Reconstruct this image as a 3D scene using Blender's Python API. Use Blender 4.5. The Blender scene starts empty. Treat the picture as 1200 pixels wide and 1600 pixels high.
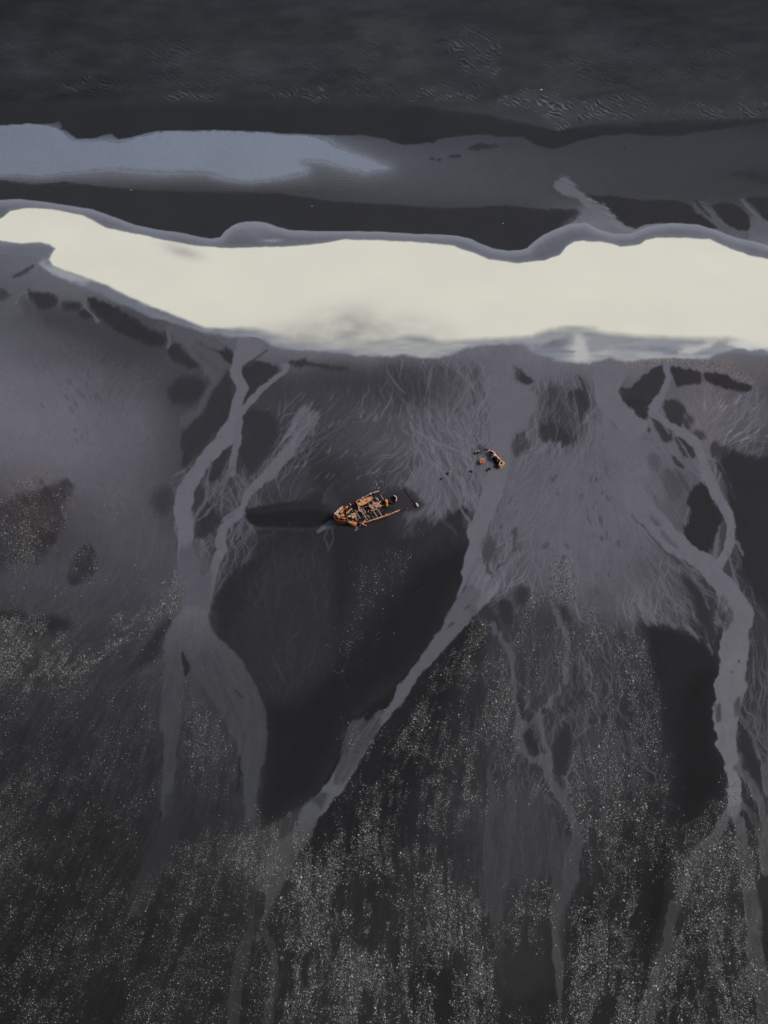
import bpy, bmesh, math, random
import numpy as np
from mathutils import Vector, Matrix
random.seed(11)
R = math.radians
scene = bpy.context.scene
col = scene.collection

# ---------------------------------------------------------------- camera, sky, sun, exposure
CAM_H = 160.0; TILT = R(33.0); VFOV = R(67.0)
cam_data = bpy.data.cameras.new("camera")
cam = bpy.data.objects.new("camera", cam_data); col.objects.link(cam)
cam.location = (0, 0, CAM_H); cam.rotation_euler = (TILT, 0, 0)
cam_data.sensor_fit = 'VERTICAL'; cam_data.sensor_height = 24.0
cam_data.lens = 12.0 / math.tan(VFOV / 2)
cam_data.clip_start = 1.0; cam_data.clip_end = 60000
scene.camera = cam

SUN_EL, SUN_AZ = R(47.0), R(84.0)            # azimuth clockwise from +Y
world = bpy.data.worlds.new("World"); scene.world = world; world.use_nodes = True
wn = world.node_tree; wn.nodes.clear()
sky = wn.nodes.new('ShaderNodeTexSky'); sky.sky_type = 'NISHITA'; sky.sun_disc = False
sky.sun_elevation = SUN_EL; sky.sun_rotation = SUN_AZ
sky.air_density = 1.0; sky.dust_density = 5.0; sky.ozone_density = 1.0
bg = wn.nodes.new('ShaderNodeBackground'); bg.inputs['Strength'].default_value = 0.10
wo = wn.nodes.new('ShaderNodeOutputWorld')
wn.links.new(sky.outputs[0], bg.inputs[0]); wn.links.new(bg.outputs[0], wo.inputs[0])
sun_d = bpy.data.lights.new("sun", 'SUN'); sun_d.energy = 1.7; sun_d.angle = R(12); sun_d.color = (1.0, .95, .88)
sun = bpy.data.objects.new("sun", sun_d); col.objects.link(sun)
sun.rotation_euler = Vector((-math.sin(SUN_AZ) * math.cos(SUN_EL), -math.cos(SUN_AZ) * math.cos(SUN_EL), -math.sin(SUN_EL))).to_track_quat('-Z', 'Y').to_euler()
sun.location = (120, 60, 200)
scene.view_settings.view_transform = 'Standard'; scene.view_settings.look = 'None'
scene.view_settings.exposure = 0.0; scene.view_settings.gamma = 1.0
ALB = 1.0                                     # surface albedo per unit of surveyed tone

FPX = 800 / math.tan(VFOV / 2)
def at(px, py, z=0.0):
    """survey coordinates -> point on the shore at height z"""
    x = (px - 600) / FPX; y = (800 - py) / FPX
    c, s = math.cos(TILT), math.sin(TILT)
    t = (CAM_H - z) / (c - y * s)
    return Vector((x * t, (y * c + s) * t, z))
def tag(o, label=None, cat=None, group=None, kind=None):
    if label: o['label'] = label
    if cat: o['category'] = cat
    if group: o['group'] = group
    if kind: o['kind'] = kind
    return o

# ---------------------------------------------------------------- survey of the shore
# Sediment and water are mapped on a survey raster (one sample every 1.25 survey
# units, about 0.2 m on the ground near the wreck), then laid on the ground mesh.
RW, RH = 960, 1280
_gx, _gy = np.meshgrid((np.arange(RW) + .5) * 1.25, (np.arange(RH) + .5) * 1.25)
PX = _gx.astype(np.float32); PY = _gy.astype(np.float32)
_rng = np.random.default_rng(7)
_TAB = [_rng.random((256, 256)).astype(np.float32) for _ in range(6)]

def vn(x, y, seed=0):
    """value noise in 0..1"""
    t = _TAB[seed % 6]
    x = x + seed * 37.31; y = y + seed * 91.7
    xi = np.floor(x); yi = np.floor(y)
    fx = x - xi; fy = y - yi
    fx = fx * fx * (3 - 2 * fx); fy = fy * fy * (3 - 2 * fy)
    xi = xi.astype(np.int32) & 255; yi = yi.astype(np.int32) & 255
    x1 = (xi + 1) & 255; y1 = (yi + 1) & 255
    a = t[yi, xi]; b = t[yi, x1]; c = t[y1, xi]; d = t[y1, x1]
    return a + (b - a) * fx + (c - a) * fy + (a - b - c + d) * fx * fy

def fbm(x, y, seed=0, octv=4, gain=.5):
    s = 0; amp = 1; tot = 0
    for k in range(octv):
        s = s + amp * vn(x, y, seed + k); tot += amp
        x = x * 2.03; y = y * 2.03; amp *= gain
    return s / tot

def sst(a, b, x):
    t = np.clip((x - a) / (b - a), 0, 1)
    return t * t * (3 - 2 * t)

def catmull(pts, closed, n=6):
    p = np.array(pts, float); m = len(p); out = []
    for i in range(m if closed else m - 1):
        if closed:
            a, b, c, d = p[(i - 1) % m], p[i], p[(i + 1) % m], p[(i + 2) % m]
        else:
            a, b, c, d = p[max(i - 1, 0)], p[i], p[i + 1], p[min(i + 2, m - 1)]
        for k in range(n):
            t = k / n
            out.append(.5 * (2 * b + (c - a) * t + (2 * a - 5 * b + 4 * c - d) * t * t + (3 * b - a - 3 * c + d) * t ** 3))
    if not closed: out.append(p[-1])
    return np.array(out)

# domain warps: a small one for crumbly edges, a wide one for natural wander
_w1x = (fbm(PX / 9, PY / 9, 1, 3) - .5); _w1y = (fbm(PX / 9, PY / 9, 3, 3) - .5)
_w2x = (fbm(PX / 38, PY / 38, 2, 3) - .5); _w2y = (fbm(PX / 38, PY / 38, 4, 3) - .5)

def box_of(pts, pad):
    x0, y0 = pts[:, 0].min() - pad, pts[:, 1].min() - pad
    x1, y1 = pts[:, 0].max() + pad, pts[:, 1].max() + pad
    i0, i1 = max(int(x0 / 1.25), 0), min(int(x1 / 1.25) + 2, RW)
    j0, j1 = max(int(y0 / 1.25), 0), min(int(y1 / 1.25) + 2, RH)
    return (slice(j0, max(j1, j0)), slice(i0, max(i1, i0)))

def poly(pts, smooth=True, w1=6, w2=6, pad=40):
    """signed distance (positive inside) in a window; returns (window, sd)"""
    c = catmull(pts, True, 4) if smooth else np.array(pts, float)
    s = box_of(c, pad)
    x = PX[s] + w1 * _w1x[s] + w2 * _w2x[s]; y = PY[s] + w1 * _w1y[s] + w2 * _w2y[s]
    d2 = np.full(x.shape, 1e9, np.float32); ins = np.zeros(x.shape, bool)
    n = len(c)
    for i in range(n):
        ax, ay = c[i]; bx, by = c[(i + 1) % n]
        dx, dy = bx - ax, by - ay
        L = dx * dx + dy * dy
        if L < 1e-9: continue
        t = np.clip(((x - ax) * dx + (y - ay) * dy) / L, 0, 1)
        d2 = np.minimum(d2, (x - ax - t * dx) ** 2 + (y - ay - t * dy) ** 2)
        if (ay > by) or (by > ay):
            cr = ((ay > y) != (by > y)) & (x < dx * (y - ay) / (dy if dy else 1e-9) + ax)
            ins ^= cr
    d = np.sqrt(d2)
    return s, np.where(ins, d, -d)

def line(pts, w1=5, w2=5, pad=30):
    """distance inside a ribbon (x, y, width): positive inside; returns (window, sd, halfwidth)"""
    c = catmull(pts, False, 5)
    s = box_of(c, pad + max(p[2] for p in pts))
    x = PX[s] + w1 * _w1x[s] + w2 * _w2x[s]; y = PY[s] + w1 * _w1y[s] + w2 * _w2y[s]
    best = np.full(x.shape, -1e9, np.float32)
    for i in range(len(c) - 1):
        ax, ay, aw = c[i]; bx, by, bw = c[i + 1]
        dx, dy = bx - ax, by - ay
        L = dx * dx + dy * dy + 1e-9
        t = np.clip(((x - ax) * dx + (y - ay) * dy) / L, 0, 1)
        d = np.sqrt((x - ax - t * dx) ** 2 + (y - ay - t * dy) ** 2)
        best = np.maximum(best, .5 * (aw + (bw - aw) * t) - d)
    return s, best

def grid_field(rows, xs):
    ys = np.array([r[0] for r in rows], float); V = np.array([r[1] for r in rows], float)
    gx = np.clip(np.interp(PX[0], xs, np.arange(len(xs))), 0, len(xs) - 1.001)
    gy = np.clip(np.interp(PY[:, 0], ys, np.arange(len(ys))), 0, len(ys) - 1.001)
    def w(g, n):
        M = np.zeros((len(g), n), np.float32); i = g.astype(int); t = g - i
        t = .5 * t + .5 * t * t * (3 - 2 * t)
        M[np.arange(len(g)), i] = 1 - t; M[np.arange(len(g)), i + 1] = t
        return M
    return (w(gy, len(ys)) @ V @ w(gx, len(xs)).T).astype(np.float32)

# ---- how the runoff flows (survey x, y, direction), spread over the shore
FLOW = [(100, 80, 1, .02), (600, 80, 1, .05), (1100, 80, 1, .05), (300, 280, 1, .02), (700, 280, 1, .08), (1000, 260, 1, .05),
        (100, 600, .5, .6), (60, 700, .6, .6), (200, 560, -.6, .5), (200, 700, -.35, .9), (370, 620, -.2, 1), (300, 740, -.35, .9), (370, 780, .25, 1),
        (470, 640, -.55, .8), (440, 700, -.6, .8), (520, 670, -.72, .62), (560, 720, -.8, .55), (600, 690, -.75, .6), (500, 740, -.75, .6), (600, 600, .15, 1), (650, 610, .3, .9), (640, 680, .6, .8),
        (690, 640, .55, .83), (720, 600, .0, 1), (740, 640, -.35, .93), (690, 700, .62, .78), (660, 780, -.5, .8), (700, 780, .35, .93), (740, 800, .1, 1), (770, 650, 0, 1),
        (830, 620, -.35, .93), (870, 640, -.1, 1), (890, 690, -.5, .85), (840, 740, -.7, .7), (800, 800, -.5, .85), (770, 900, -.5, .85), (950, 620, .1, 1), (960, 720, .15, 1), (930, 850, .2, 1),
        (1000, 690, .55, .83), (1050, 640, .5, .85), (1060, 720, .5, .85), (1140, 660, -.75, .6), (1180, 680, -.8, .5), (1120, 740, .45, .9), (1060, 880, .6, .8), (1010, 920, .35, .93), (1060, 960, .65, .75), (980, 960, .35, .93), (1150, 900, .2, 1),
        (320, 900, -.1, 1), (460, 880, -.5, .85), (520, 860, .2, 1), (640, 950, 0, 1), (440, 1050, -.3, .95), (350, 1050, .4, .9), (290, 1150, 0, 1), (400, 1180, -.1, 1), (560, 1150, -.5, .85), (680, 1010, -.55, .83),
        (180, 1000, -.75, .65), (60, 1050, -.6, .8), (100, 1200, -.5, .85), (220, 1300, -.45, .9), (60, 1500, -.5, .85), (250, 1500, -.3, .95), (420, 1420, -.15, 1), (600, 1300, .0, 1), (650, 1500, -.02, 1),
        (830, 1000, .1, 1), (830, 1200, .1, 1), (880, 1400, 0, 1), (960, 1100, .1, 1), (1140, 1050, 0, 1), (1140, 1300, -.1, 1), (1050, 1450, -.3, .95), (1180, 1200, .3, .95), (1150, 1500, .3, .95), (1190, 1580, .4, .9)]
def flow_field():
    sx, sy = PX[::16, ::16], PY[::16, ::16]
    vx = np.zeros(sx.shape, np.float32); vy = vx.copy(); wt = vx + 1e-9
    for (x, y, dx, dy) in FLOW:
        L = math.hypot(dx, dy)
        w = 1 / (((sx - x) ** 2 + (sy - y) ** 2) / 900 + .3) ** 1.6
        vx += w * dx / L; vy += w * dy / L; wt += w
    def up(a):
        yi = np.clip((np.arange(RH) - 7.5) / 16, 0, a.shape[0] - 1.001); xi = np.clip((np.arange(RW) - 7.5) / 16, 0, a.shape[1] - 1.001)
        y0 = yi.astype(int); x0 = xi.astype(int); ty = (yi - y0)[:, None]; tx = (xi - x0)[None]
        return (a[y0][:, x0] * (1 - ty) * (1 - tx) + a[y0][:, x0 + 1] * (1 - ty) * tx + a[y0 + 1][:, x0] * ty * (1 - tx) + a[y0 + 1][:, x0 + 1] * ty * tx)
    vx, vy = up(vx / wt), up(vy / wt)
    vx = vx + .35 * _w2x; vy = vy + .25 * _w2y
    n = np.sqrt(vx * vx + vy * vy) + 1e-6
    return (vx / n).astype(np.float32), (vy / n).astype(np.float32)
VX, VY = flow_field()

def lic(src, n, ang=0.0, step=1.0):
    """drag a grain pattern along the flow (turned by ang)"""
    ca, sa = math.cos(ang), math.sin(ang)
    ux = VX * ca - VY * sa; uy = VX * sa + VY * ca
    acc = src.copy(); jj, ii = np.mgrid[0:RH, 0:RW].astype(np.float32)
    for sgn in (1, -1):
        x, y = ii.copy(), jj.copy()
        for k in range(n):
            xi = np.clip(x.astype(np.int32), 0, RW - 1); yi = np.clip(y.astype(np.int32), 0, RH - 1)
            x = x + sgn * step * ux[yi, xi]; y = y + sgn * step * uy[yi, xi]
            acc += src[np.clip(y.astype(np.int32), 0, RH - 1), np.clip(x.astype(np.int32), 0, RW - 1)]
    acc /= 2 * n + 1
    return acc
def norm(a):
    a = a - a.mean(); return np.clip(a / (2.2 * a.std() + 1e-9), -1, 1)
_white = _rng.random((RH, RW)).astype(np.float32)
_soft = vn(PX / 3.2, PY / 3.2, 0)
L_FINE = norm(lic(_white * .6 + _soft * .4, 14))             # fine streaks
L_LONG = norm(lic(vn(PX / 5, PY / 5, 2), 26))                # long soft streaks
_na = lic(vn(PX / 5.5 + 1.2 * _w1x, PY / 5.5, 3), 15, .30); _nb = lic(vn(PX / 5.5, PY / 5.5 + 1.2 * _w1y, 5), 15, -.34)
def ridge(a, p):
    a = norm(a); return np.clip(1 - np.abs(a) * p, 0, 1) ** 1.3
NET = np.maximum(ridge(_na, 3.4) * sst(.30, .62, fbm(PX / 22, PY / 22, 2, 2)), ridge(_nb, 3.4) * sst(.36, .64, fbm(PX / 24, PY / 24, 5, 2)))   # braided net of rills, 0..1
_fk = norm(lic(vn(PX / 4.2, PY / 4.2, 1) ** 2, 5)); FLECK = np.clip((_fk - .42) / .4, 0, 1) * sst(.42, .66, fbm(PX / 34, PY / 34, 4, 3))   # small dark tails behind grains
_nc = lic(vn(PX / 11, PY / 11, 1), 22, .2); _nd = lic(vn(PX / 11, PY / 11, 4), 22, -.2)
VEIN = np.maximum(ridge(_nc, 4.5), ridge(_nd, 4.5))          # sparser veins
_st = lic(vn(PX / 3.5, PY / 3.5, 4) ** 3, 9); STROKE = np.clip((norm(_st) - .35) / .5, 0, 1) * sst(.35, .7, fbm(PX / 16, PY / 16, 2, 2))
MOT = fbm(PX / 60, PY / 60, 1, 5) - .5
MOTF = fbm(PX / 14, PY / 14, 3, 4) - .5
GRAIN = _white - .5
del _soft, _na, _nb, _nc, _nd, _st

def rills(zones, n, steps, cell, amp, seed, k=1.0, cross=0.0):
    """threads of water: many drops followed down the runoff; they drift together into braids"""
    r = np.random.default_rng(seed)
    z = np.zeros((RH // 8, RW // 8), np.float32); sx, sy = PX[4::8, 4::8], PY[4::8, 4::8]
    for (cx, cy, rx, ry, v) in zones:
        d = ((sx - cx) / rx) ** 2 + ((sy - cy) / ry) ** 2; z = np.maximum(z, v * np.exp(-d * d * .7))
    z[z < .02] = 0
    p = z.ravel() / z.sum(); q = r.choice(len(p), n, p=p)
    x = (q % (RW // 8)) * 8 + r.random(n) * 8; y = (q // (RW // 8)) * 8 + r.random(n) * 8
    a1 = (vn(PX / cell, PY / cell, seed) + .6 * vn(PX / cell * 2.1, PY / cell * 2.1, seed + 1) - .8) * amp * 2
    a2 = (vn(PX / cell + 9.3, PY / cell + 4.1, seed + 2) + .6 * vn(PX / cell * 2.1, PY / cell * 2.1, seed + 3) - .8) * amp * 2
    fam = r.random(n) < .5; life = steps * (.3 + .7 * r.random(n)); w = .5 + r.random(n)
    acc = np.zeros(RH * RW, np.float32)
    for t in range(steps):
        xi = np.clip(x.astype(np.int32), 0, RW - 2); yi = np.clip(y.astype(np.int32), 0, RH - 2)
        an = np.where(fam, a1[yi, xi] + cross, a2[yi, xi] - cross); ca, sa = np.cos(an), np.sin(an)
        ux, uy = VX[yi, xi], VY[yi, xi]
        g = w * np.sin(np.clip(t / life, 0, 1) * math.pi) ** .6
        fx, fy = np.clip(x - xi, 0, 1), np.clip(y - yi, 0, 1); o = yi * RW + xi
        for do, wt in ((0, (1 - fx) * (1 - fy)), (1, fx * (1 - fy)), (RW, (1 - fx) * fy), (RW + 1, fx * fy)):
            acc += np.bincount(o + do, weights=g * wt, minlength=RH * RW).astype(np.float32)[:RH * RW]
        x = x + (ux * ca - uy * sa) * .8; y = y + (ux * sa + uy * ca) * .8
    acc = acc.reshape(RH, RW)
    return 1 - np.exp(-k * acc)

XS = list(range(0, 1201, 100))
T = grid_field([
    (0, [40, 44, 47, 48, 49, 50, 50, 49, 47, 45, 42, 42, 42]),
    (50, [42, 46, 48, 49, 49, 50, 51, 52, 50, 48, 46, 44, 44]),
    (100, [44, 48, 50, 51, 52, 51, 51, 53, 53, 50, 49, 46, 45]),
    (150, [42, 45, 48, 48, 49, 49, 49, 50, 52, 54, 50, 50, 52]),
    (195, [60, 60, 60, 60, 60, 60, 60, 66, 62, 58, 57, 56, 50]),
    (225, [90, 90, 90, 90, 90, 90, 77, 71, 65, 61, 60, 59, 58]),
    (250, [90, 90, 90, 90, 90, 90, 82, 75, 69, 64, 61, 60, 57]),
    (275, [78, 82, 86, 82, 86, 82, 80, 76, 70, 66, 62, 60, 52]),
    (300, [56, 56, 58, 58, 60, 66, 72, 73, 71, 66, 62, 60, 58]),
    (325, [100, 100, 90, 60, 60, 60, 64, 64, 66, 78, 66, 64, 66]),
    (350, [112, 115, 115, 115, 115, 115, 115, 115, 115, 115, 115, 90, 90]),
    (400, [98, 104, 110, 110, 110, 110, 110, 110, 110, 110, 110, 110, 110]),
    (450, [88, 96, 100, 100, 100, 105, 110, 110, 110, 110, 110, 110, 110]),
    (500, [84, 72, 66, 88, 105, 110, 110, 110, 110, 110, 110, 110, 110]),
    (550, [94, 80, 62, 74, 94, 104, 104, 104, 106, 108, 110, 106, 98]),
    (600, [103, 98, 80, 62, 60, 62, 60, 82, 94, 92, 90, 92, 80]),
    (650, [106, 103, 92, 66, 58, 64, 72, 86, 94, 84, 96, 96, 84]),
    (700, [102, 101, 93, 66, 54, 56, 76, 86, 90, 94, 97, 94, 66]),
    (750, [86, 92, 88, 66, 62, 48, 60, 88, 95, 97, 97, 84, 48]),
    (800, [64, 77, 82, 68, 60, 46, 46, 82, 97, 97, 97, 70, 46]),
    (850, [62, 68, 78, 74, 54, 44, 42, 56, 95, 97, 95, 72, 48]),
    (900, [66, 69, 70, 74, 47, 42, 40, 44, 84, 94, 90, 60, 52]),
    (950, [60, 62, 62, 76, 44, 43, 38, 40, 68, 80, 84, 54, 54]),
    (1000, [56, 56, 58, 74, 42, 42, 35, 42, 60, 62, 56, 46, 56]),
    (1050, [50, 51, 54, 68, 42, 44, 36, 38, 56, 62, 50, 40, 58]),
    (1100, [46, 48, 50, 60, 56, 38, 34, 38, 54, 62, 46, 40, 58]),
    (1150, [43, 44, 46, 52, 56, 34, 34, 38, 53, 60, 44, 40, 56]),
    (1200, [41, 42, 43, 48, 52, 31, 34, 40, 56, 60, 45, 38, 52]),
    (1250, [41, 40, 41, 46, 50, 32, 35, 44, 58, 54, 40, 38, 50]),
    (1300, [41, 38, 39, 43, 48, 38, 35, 46, 58, 46, 36, 38, 46]),
    (1350, [38, 36, 38, 40, 50, 36, 38, 46, 56, 44, 34, 42, 44]),
    (1400, [36, 36, 36, 37, 44, 38, 40, 46, 52, 40, 34, 42, 42]),
    (1450, [35, 35, 35, 35, 40, 40, 41, 43, 48, 38, 35, 40, 40]),
    (1500, [34, 35, 35, 35, 38, 40, 41, 41, 46, 37, 35, 38, 38]),
    (1550, [33, 34, 35, 36, 37, 41, 42, 38, 40, 36, 37, 38, 37]),
    (1600, [33, 34, 35, 36, 37, 41, 42, 37, 37, 36, 37, 38, 36])], XS)

def put(s, m, v):
    T[s] = T[s] * (1 - m) + v * m
def dark(pts, v, soft=4, fringe=0, smooth=True, w1=3.5, w2=6, amt=1.0, tex=0):
    my = sum(p[1] for p in pts) / len(pts)
    if my < 795: v = v + 9 * min(max((53 - v) / 12, 0), 1)
    s, sd = poly(pts, smooth, w1, w2, pad=soft + fringe + 25)
    sd = sd + fringe * (.6 * L_FINE[s] + .6 * L_LONG[s])
    m = sst(-soft, soft, sd) * amt
    put(s, m, v + tex * (1.5 * RILL[s] + .35 * L_FINE[s]) + 3 * MOTF[s])
def ell(cx, cy, rx, ry, v, soft=6, fringe=0, rot=0, amt=1.0, tex=0):
    a = np.linspace(0, 2 * math.pi, 10, endpoint=False); c, q = math.cos(rot), math.sin(rot)
    dark([(cx + rx * math.cos(t) * c - ry * math.sin(t) * q, cy + rx * math.cos(t) * q + ry * math.sin(t) * c) for t in a], v, soft, fringe, True, 6, 14, amt, tex)

# ---- textured zones (survey): amplitude of streaks, net and strokes
def zone(items):
    z = np.zeros((RH, RW), np.float32)
    for (cx, cy, rx, ry, v) in items:
        d = ((PX - cx + 40 * _w2x) / rx) ** 2 + ((PY - cy + 40 * _w2y) / ry) ** 2
        z = np.maximum(z, v * np.exp(-d * d * .7))
    return z
T += 10 * MOT * sst(180, 120, PY) + 7 * MOT * sst(560, 640, PY) + 3 * MOTF
A_STREAK = zone([(640, 650, 130, 100, 4.5), (1000, 700, 220, 200, 3), (860, 650, 70, 80, 5), (1150, 640, 80, 60, 6), (1040, 950, 90, 70, 7), (320, 800, 80, 100, 3), (700, 800, 80, 80, 4), (200, 560, 150, 80, 3), (450, 1020, 80, 100, 2), (850, 1120, 160, 200, 4), (1170, 1080, 50, 200, 4), (150, 1250, 300, 400, 3), (640, 1400, 200, 300, 3)])
T += A_STREAK * (L_FINE + .6 * L_LONG)
A_NET = zone([(725, 640, 75, 95, 1), (690, 770, 60, 70, .8), (790, 870, 50, 70, .7), (850, 650, 50, 60, .8), (910, 720, 60, 60, .55), (640, 600, 60, 50, .5), (350, 790, 70, 80, .8), (420, 880, 60, 70, .55), (460, 700, 50, 60, .4), (900, 1110, 110, 130, .5), (450, 1050, 60, 80, .25), (1140, 900, 50, 80, .4), (860, 780, 110, 60, .35), (980, 830, 80, 90, .22)])
T += A_NET * (11 * NET - 5)
RILL = rills([(720, 640, 60, 90, 1), (690, 700, 60, 60, .8), (700, 780, 50, 60, .8), (640, 600, 50, 40, .35), (790, 870, 45, 60, .6), (860, 640, 60, 70, .5), (915, 690, 60, 60, .4), (860, 780, 110, 70, .25), (350, 780, 60, 70, .7), (390, 860, 50, 60, .5), (470, 870, 60, 60, .12), (460, 690, 40, 60, .4), (450, 1050, 60, 70, .10), (900, 1110, 110, 130, .35), (1040, 940, 60, 70, .6), (1140, 900, 30, 60, .5), (1140, 650, 70, 50, .5), (1180, 1120, 30, 120, .5), (1110, 740, 30, 60, .4)], 3600, 60, 11, .62, 3, 1.0, .34)
RILLF = rills([(1000, 700, 120, 140, .5), (860, 760, 130, 100, .5), (700, 660, 110, 110, .7), (560, 640, 110, 60, .5), (1040, 950, 80, 70, 1), (200, 580, 150, 70, .3), (150, 1150, 260, 260, .35), (850, 1150, 160, 220, .5), (620, 1350, 200, 200, .2), (1150, 640, 70, 50, .8)], 9000, 34, 8, .5, 8, .5, .2)
for pts, v, sf, am in (([(690, 572), (765, 572), (768, 640), (764, 700), (745, 722), (720, 692), (700, 640), (680, 600)], 70, 16, .75), ([(840, 600), (925, 600), (925, 660), (905, 700), (850, 700), (835, 650)], 68, 16, .6), ([(600, 570), (690, 570), (690, 610), (620, 640), (590, 610)], 58, 18, .7), ([(670, 740), (745, 740), (745, 810), (720, 830), (680, 810)], 74, 16, .6), ([(770, 850), (820, 850), (800, 920), (775, 930)], 74, 14, .5), ([(310, 750), (375, 740), (370, 790), (345, 840), (310, 840)], 60, 12, .5), ([(780, 980), (900, 980), (900, 1200), (800, 1200)], 50, 24, .6), ([(1110, 700), (1150, 700), (1150, 780), (1120, 760)], 60, 10, .5)):
    s, sd = poly(pts, True); m = sst(-sf, sf, sd) * am; T[s] = T[s] * (1 - m) + v * m
T += 32 * RILL * sst(106, 74, T) + 9 * RILLF * sst(104, 60, T) - 5 * RILLF * sst(80, 98, T)
T -= 3 * sst(.1, .5, RILL)
A_FLK = zone([(900, 790, 160, 130, 1), (820, 720, 60, 60, .8), (980, 730, 60, 80, .7), (100, 640, 130, 90, .6), (920, 650, 40, 50, .8)])
T -= A_FLK * 16 * FLECK
A_STR = zone([(540, 690, 110, 80, 1), (620, 700, 70, 70, .6), (480, 750, 60, 40, .7), (1160, 650, 70, 50, .8), (660, 690, 50, 60, .5)])
T += A_STR * 30 * STROKE
A_VEIN = zone([(450, 1060, 70, 90, .5), (510, 860, 40, 50, .6), (470, 880, 70, 50, .8), (850, 1050, 150, 180, .7), (620, 1330, 200, 200, .3), (150, 1100, 200, 200, .35), (930, 1180, 90, 90, .6), (1180, 1150, 40, 150, .6)])
T += A_VEIN * 3 * L_LONG
# rippled sand of the high shore
_rip = np.sin((-PX * .55 + PY * 1.0) * .95 + 9 * (vn(PX / 22, PY / 22, 3) - .5) + 4 * (vn(PX / 7, PY / 7, 1) - .5))
_rz = np.zeros((RH, RW), np.float32)
for (cx, cy, rx, ry, v) in [(140, 133, 70, 8, .5), (290, 148, 55, 9, .7), (480, 147, 70, 10, .8), (680, 148, 75, 9, .7), (735, 85, 45, 45, .55), (830, 160, 60, 16, 1), (900, 172, 70, 22, .95), (960, 168, 70, 20, .6), (905, 100, 45, 16, .35), (1130, 175, 90, 13, .6), (1180, 160, 50, 14, .4), (570, 130, 60, 25, .3), (270, 95, 60, 30, .25), (480, 95, 40, 30, .2), (1000, 120, 160, 20, .2), (870, 200, 22, 9, .7), (330, 120, 160, 14, .25)]:
    d = ((PX - cx + 60 * _w2x + 8 * _w1x) / rx) ** 2 + ((PY - cy + 26 * _w2y + 8 * _w1y) / ry) ** 2
    _rz = np.maximum(_rz, v * np.clip(1.35 - d, 0, 1))
_rz = np.maximum(_rz, .2 * sst(20, 90, PY) * sst(156, 146, PY) * sst(.42, .62, fbm(PX / 50, PY / 16, 1, 3)))
RIPPLE = _rz * np.clip(_rip * 1.3 - .1 + 1.5 * MOTF, -.6, 1) * sst(.3, .6, vn(PX / 5, PY / 5, 5) + .25)
T += 8 * _rz + 36 * RIPPLE * sst(.35, .6, vn(PX / 9, PY / 6, 4))
T += sst(190, 140, PY) * (20 * (fbm((PX + .6 * PY) / 46, PY / 13, 2, 5, .62) - .5) + 14 * (fbm(PX / 110 + 3, PY / 48, 5, 4) - .5))
_topb = sst(160, 110, PY) * (fbm(PX / 120 + 7, PY / 60, 3, 3) - .5)

# ---- bands of the far bank
def upto(pts_top, pts_bot):
    return pts_top + pts_bot[::-1]
BAND1 = [(-40, 196), (0, 195), (80, 194), (92, 191), (96, 198), (92, 202), (104, 207), (118, 217), (150, 216), (168, 210), (175, 209), (185, 217), (215, 213), (232, 207), (245, 205), (320, 204), (400, 206), (490, 211), (520, 211), (560, 211), (600, 216), (615, 222), (632, 226), (655, 224), (680, 222), (684, 218), (700, 215), (745, 211), (765, 211), (780, 214), (818, 215), (826, 222), (840, 228), (860, 233), (880, 229), (905, 221), (940, 213), (985, 208), (1015, 213), (1060, 212), (1090, 207), (1200, 190), (1240, 188)]
s, sd = poly(upto([(-40, 168), (100, 160), (250, 160), (380, 158), (520, 160), (640, 162), (760, 178), (810, 190), (870, 203), (960, 190), (1060, 187), (1240, 182)], BAND1), False, 2.2, 3)
_sdt = sd
m = sst(-1.5, 2, sd); _tt = sst(-45, -20, -(PY[s] - np.interp(PX[s], [0, 640, 760, 870, 1000, 1200], [158, 160, 176, 200, 188, 182])) - 0) 
m = m * sst(-8, 14, PY[s] + 8 * MOTF[s] * 2 - np.interp(PX[s], [0, 250, 640, 760, 870, 1000, 1200], [160, 158, 160, 176, 196, 188, 180]))
put(s, m, 43 + 5 * MOT[s])
RIM = [(-40, 314), (0, 313), (30, 311), (90, 319), (145, 328), (180, 340), (210, 352), (240, 358), (275, 363), (310, 370), (330, 374), (345, 371), (352, 362), (362, 354), (374, 349), (385, 347), (400, 347), (415, 349), (435, 356), (452, 360), (480, 362), (540, 362), (600, 363), (650, 366), (690, 367), (715, 369), (735, 374), (752, 382), (770, 389), (795, 393), (815, 391), (825, 388), (835, 378), (848, 368), (862, 361), (875, 356), (890, 350)]
DK2 = [(-40, 281), (0, 281), (50, 287), (100, 283), (150, 290), (220, 297), (300, 300), (380, 300), (440, 302), (525, 315), (600, 318), (650, 322), (700, 325), (790, 320), (850, 326), (900, 326), (912, 332)]
s, sd = poly(upto(DK2, RIM), False, 1.5, 2)
_up = np.interp(PX[s], [p[0] for p in DK2], [p[1] for p in DK2])
put(s, sst(-1.2, 1.8, sd) * sst(-5, 7, PY[s] - _up + 5 * L_FINE[s] + 4 * MOTF[s] + 3), 48 + 3 * MOT[s])
for pts in ([(917, 302), (935, 305), (955, 306), (1000, 312), (1040, 313), (1068, 317), (1090, 329), (1108, 343), (1122, 356), (1110, 358), (1080, 351), (1050, 349), (1015, 350), (1000, 355), (988, 357), (975, 354), (962, 342), (952, 328), (940, 320)],
            [(1112, 321), (1130, 317), (1150, 322), (1168, 335), (1172, 352), (1165, 362), (1148, 358), (1132, 346), (1120, 334)],
            [(1165, 309), (1200, 308), (1240, 308), (1240, 352), (1200, 346), (1188, 335), (1178, 322)],
            [(1085, 313), (1092, 316), (1106, 330), (1112, 340), (1100, 334)]):
    dark(pts, 38, 1.8, 1.5, True, 2, 3)
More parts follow.
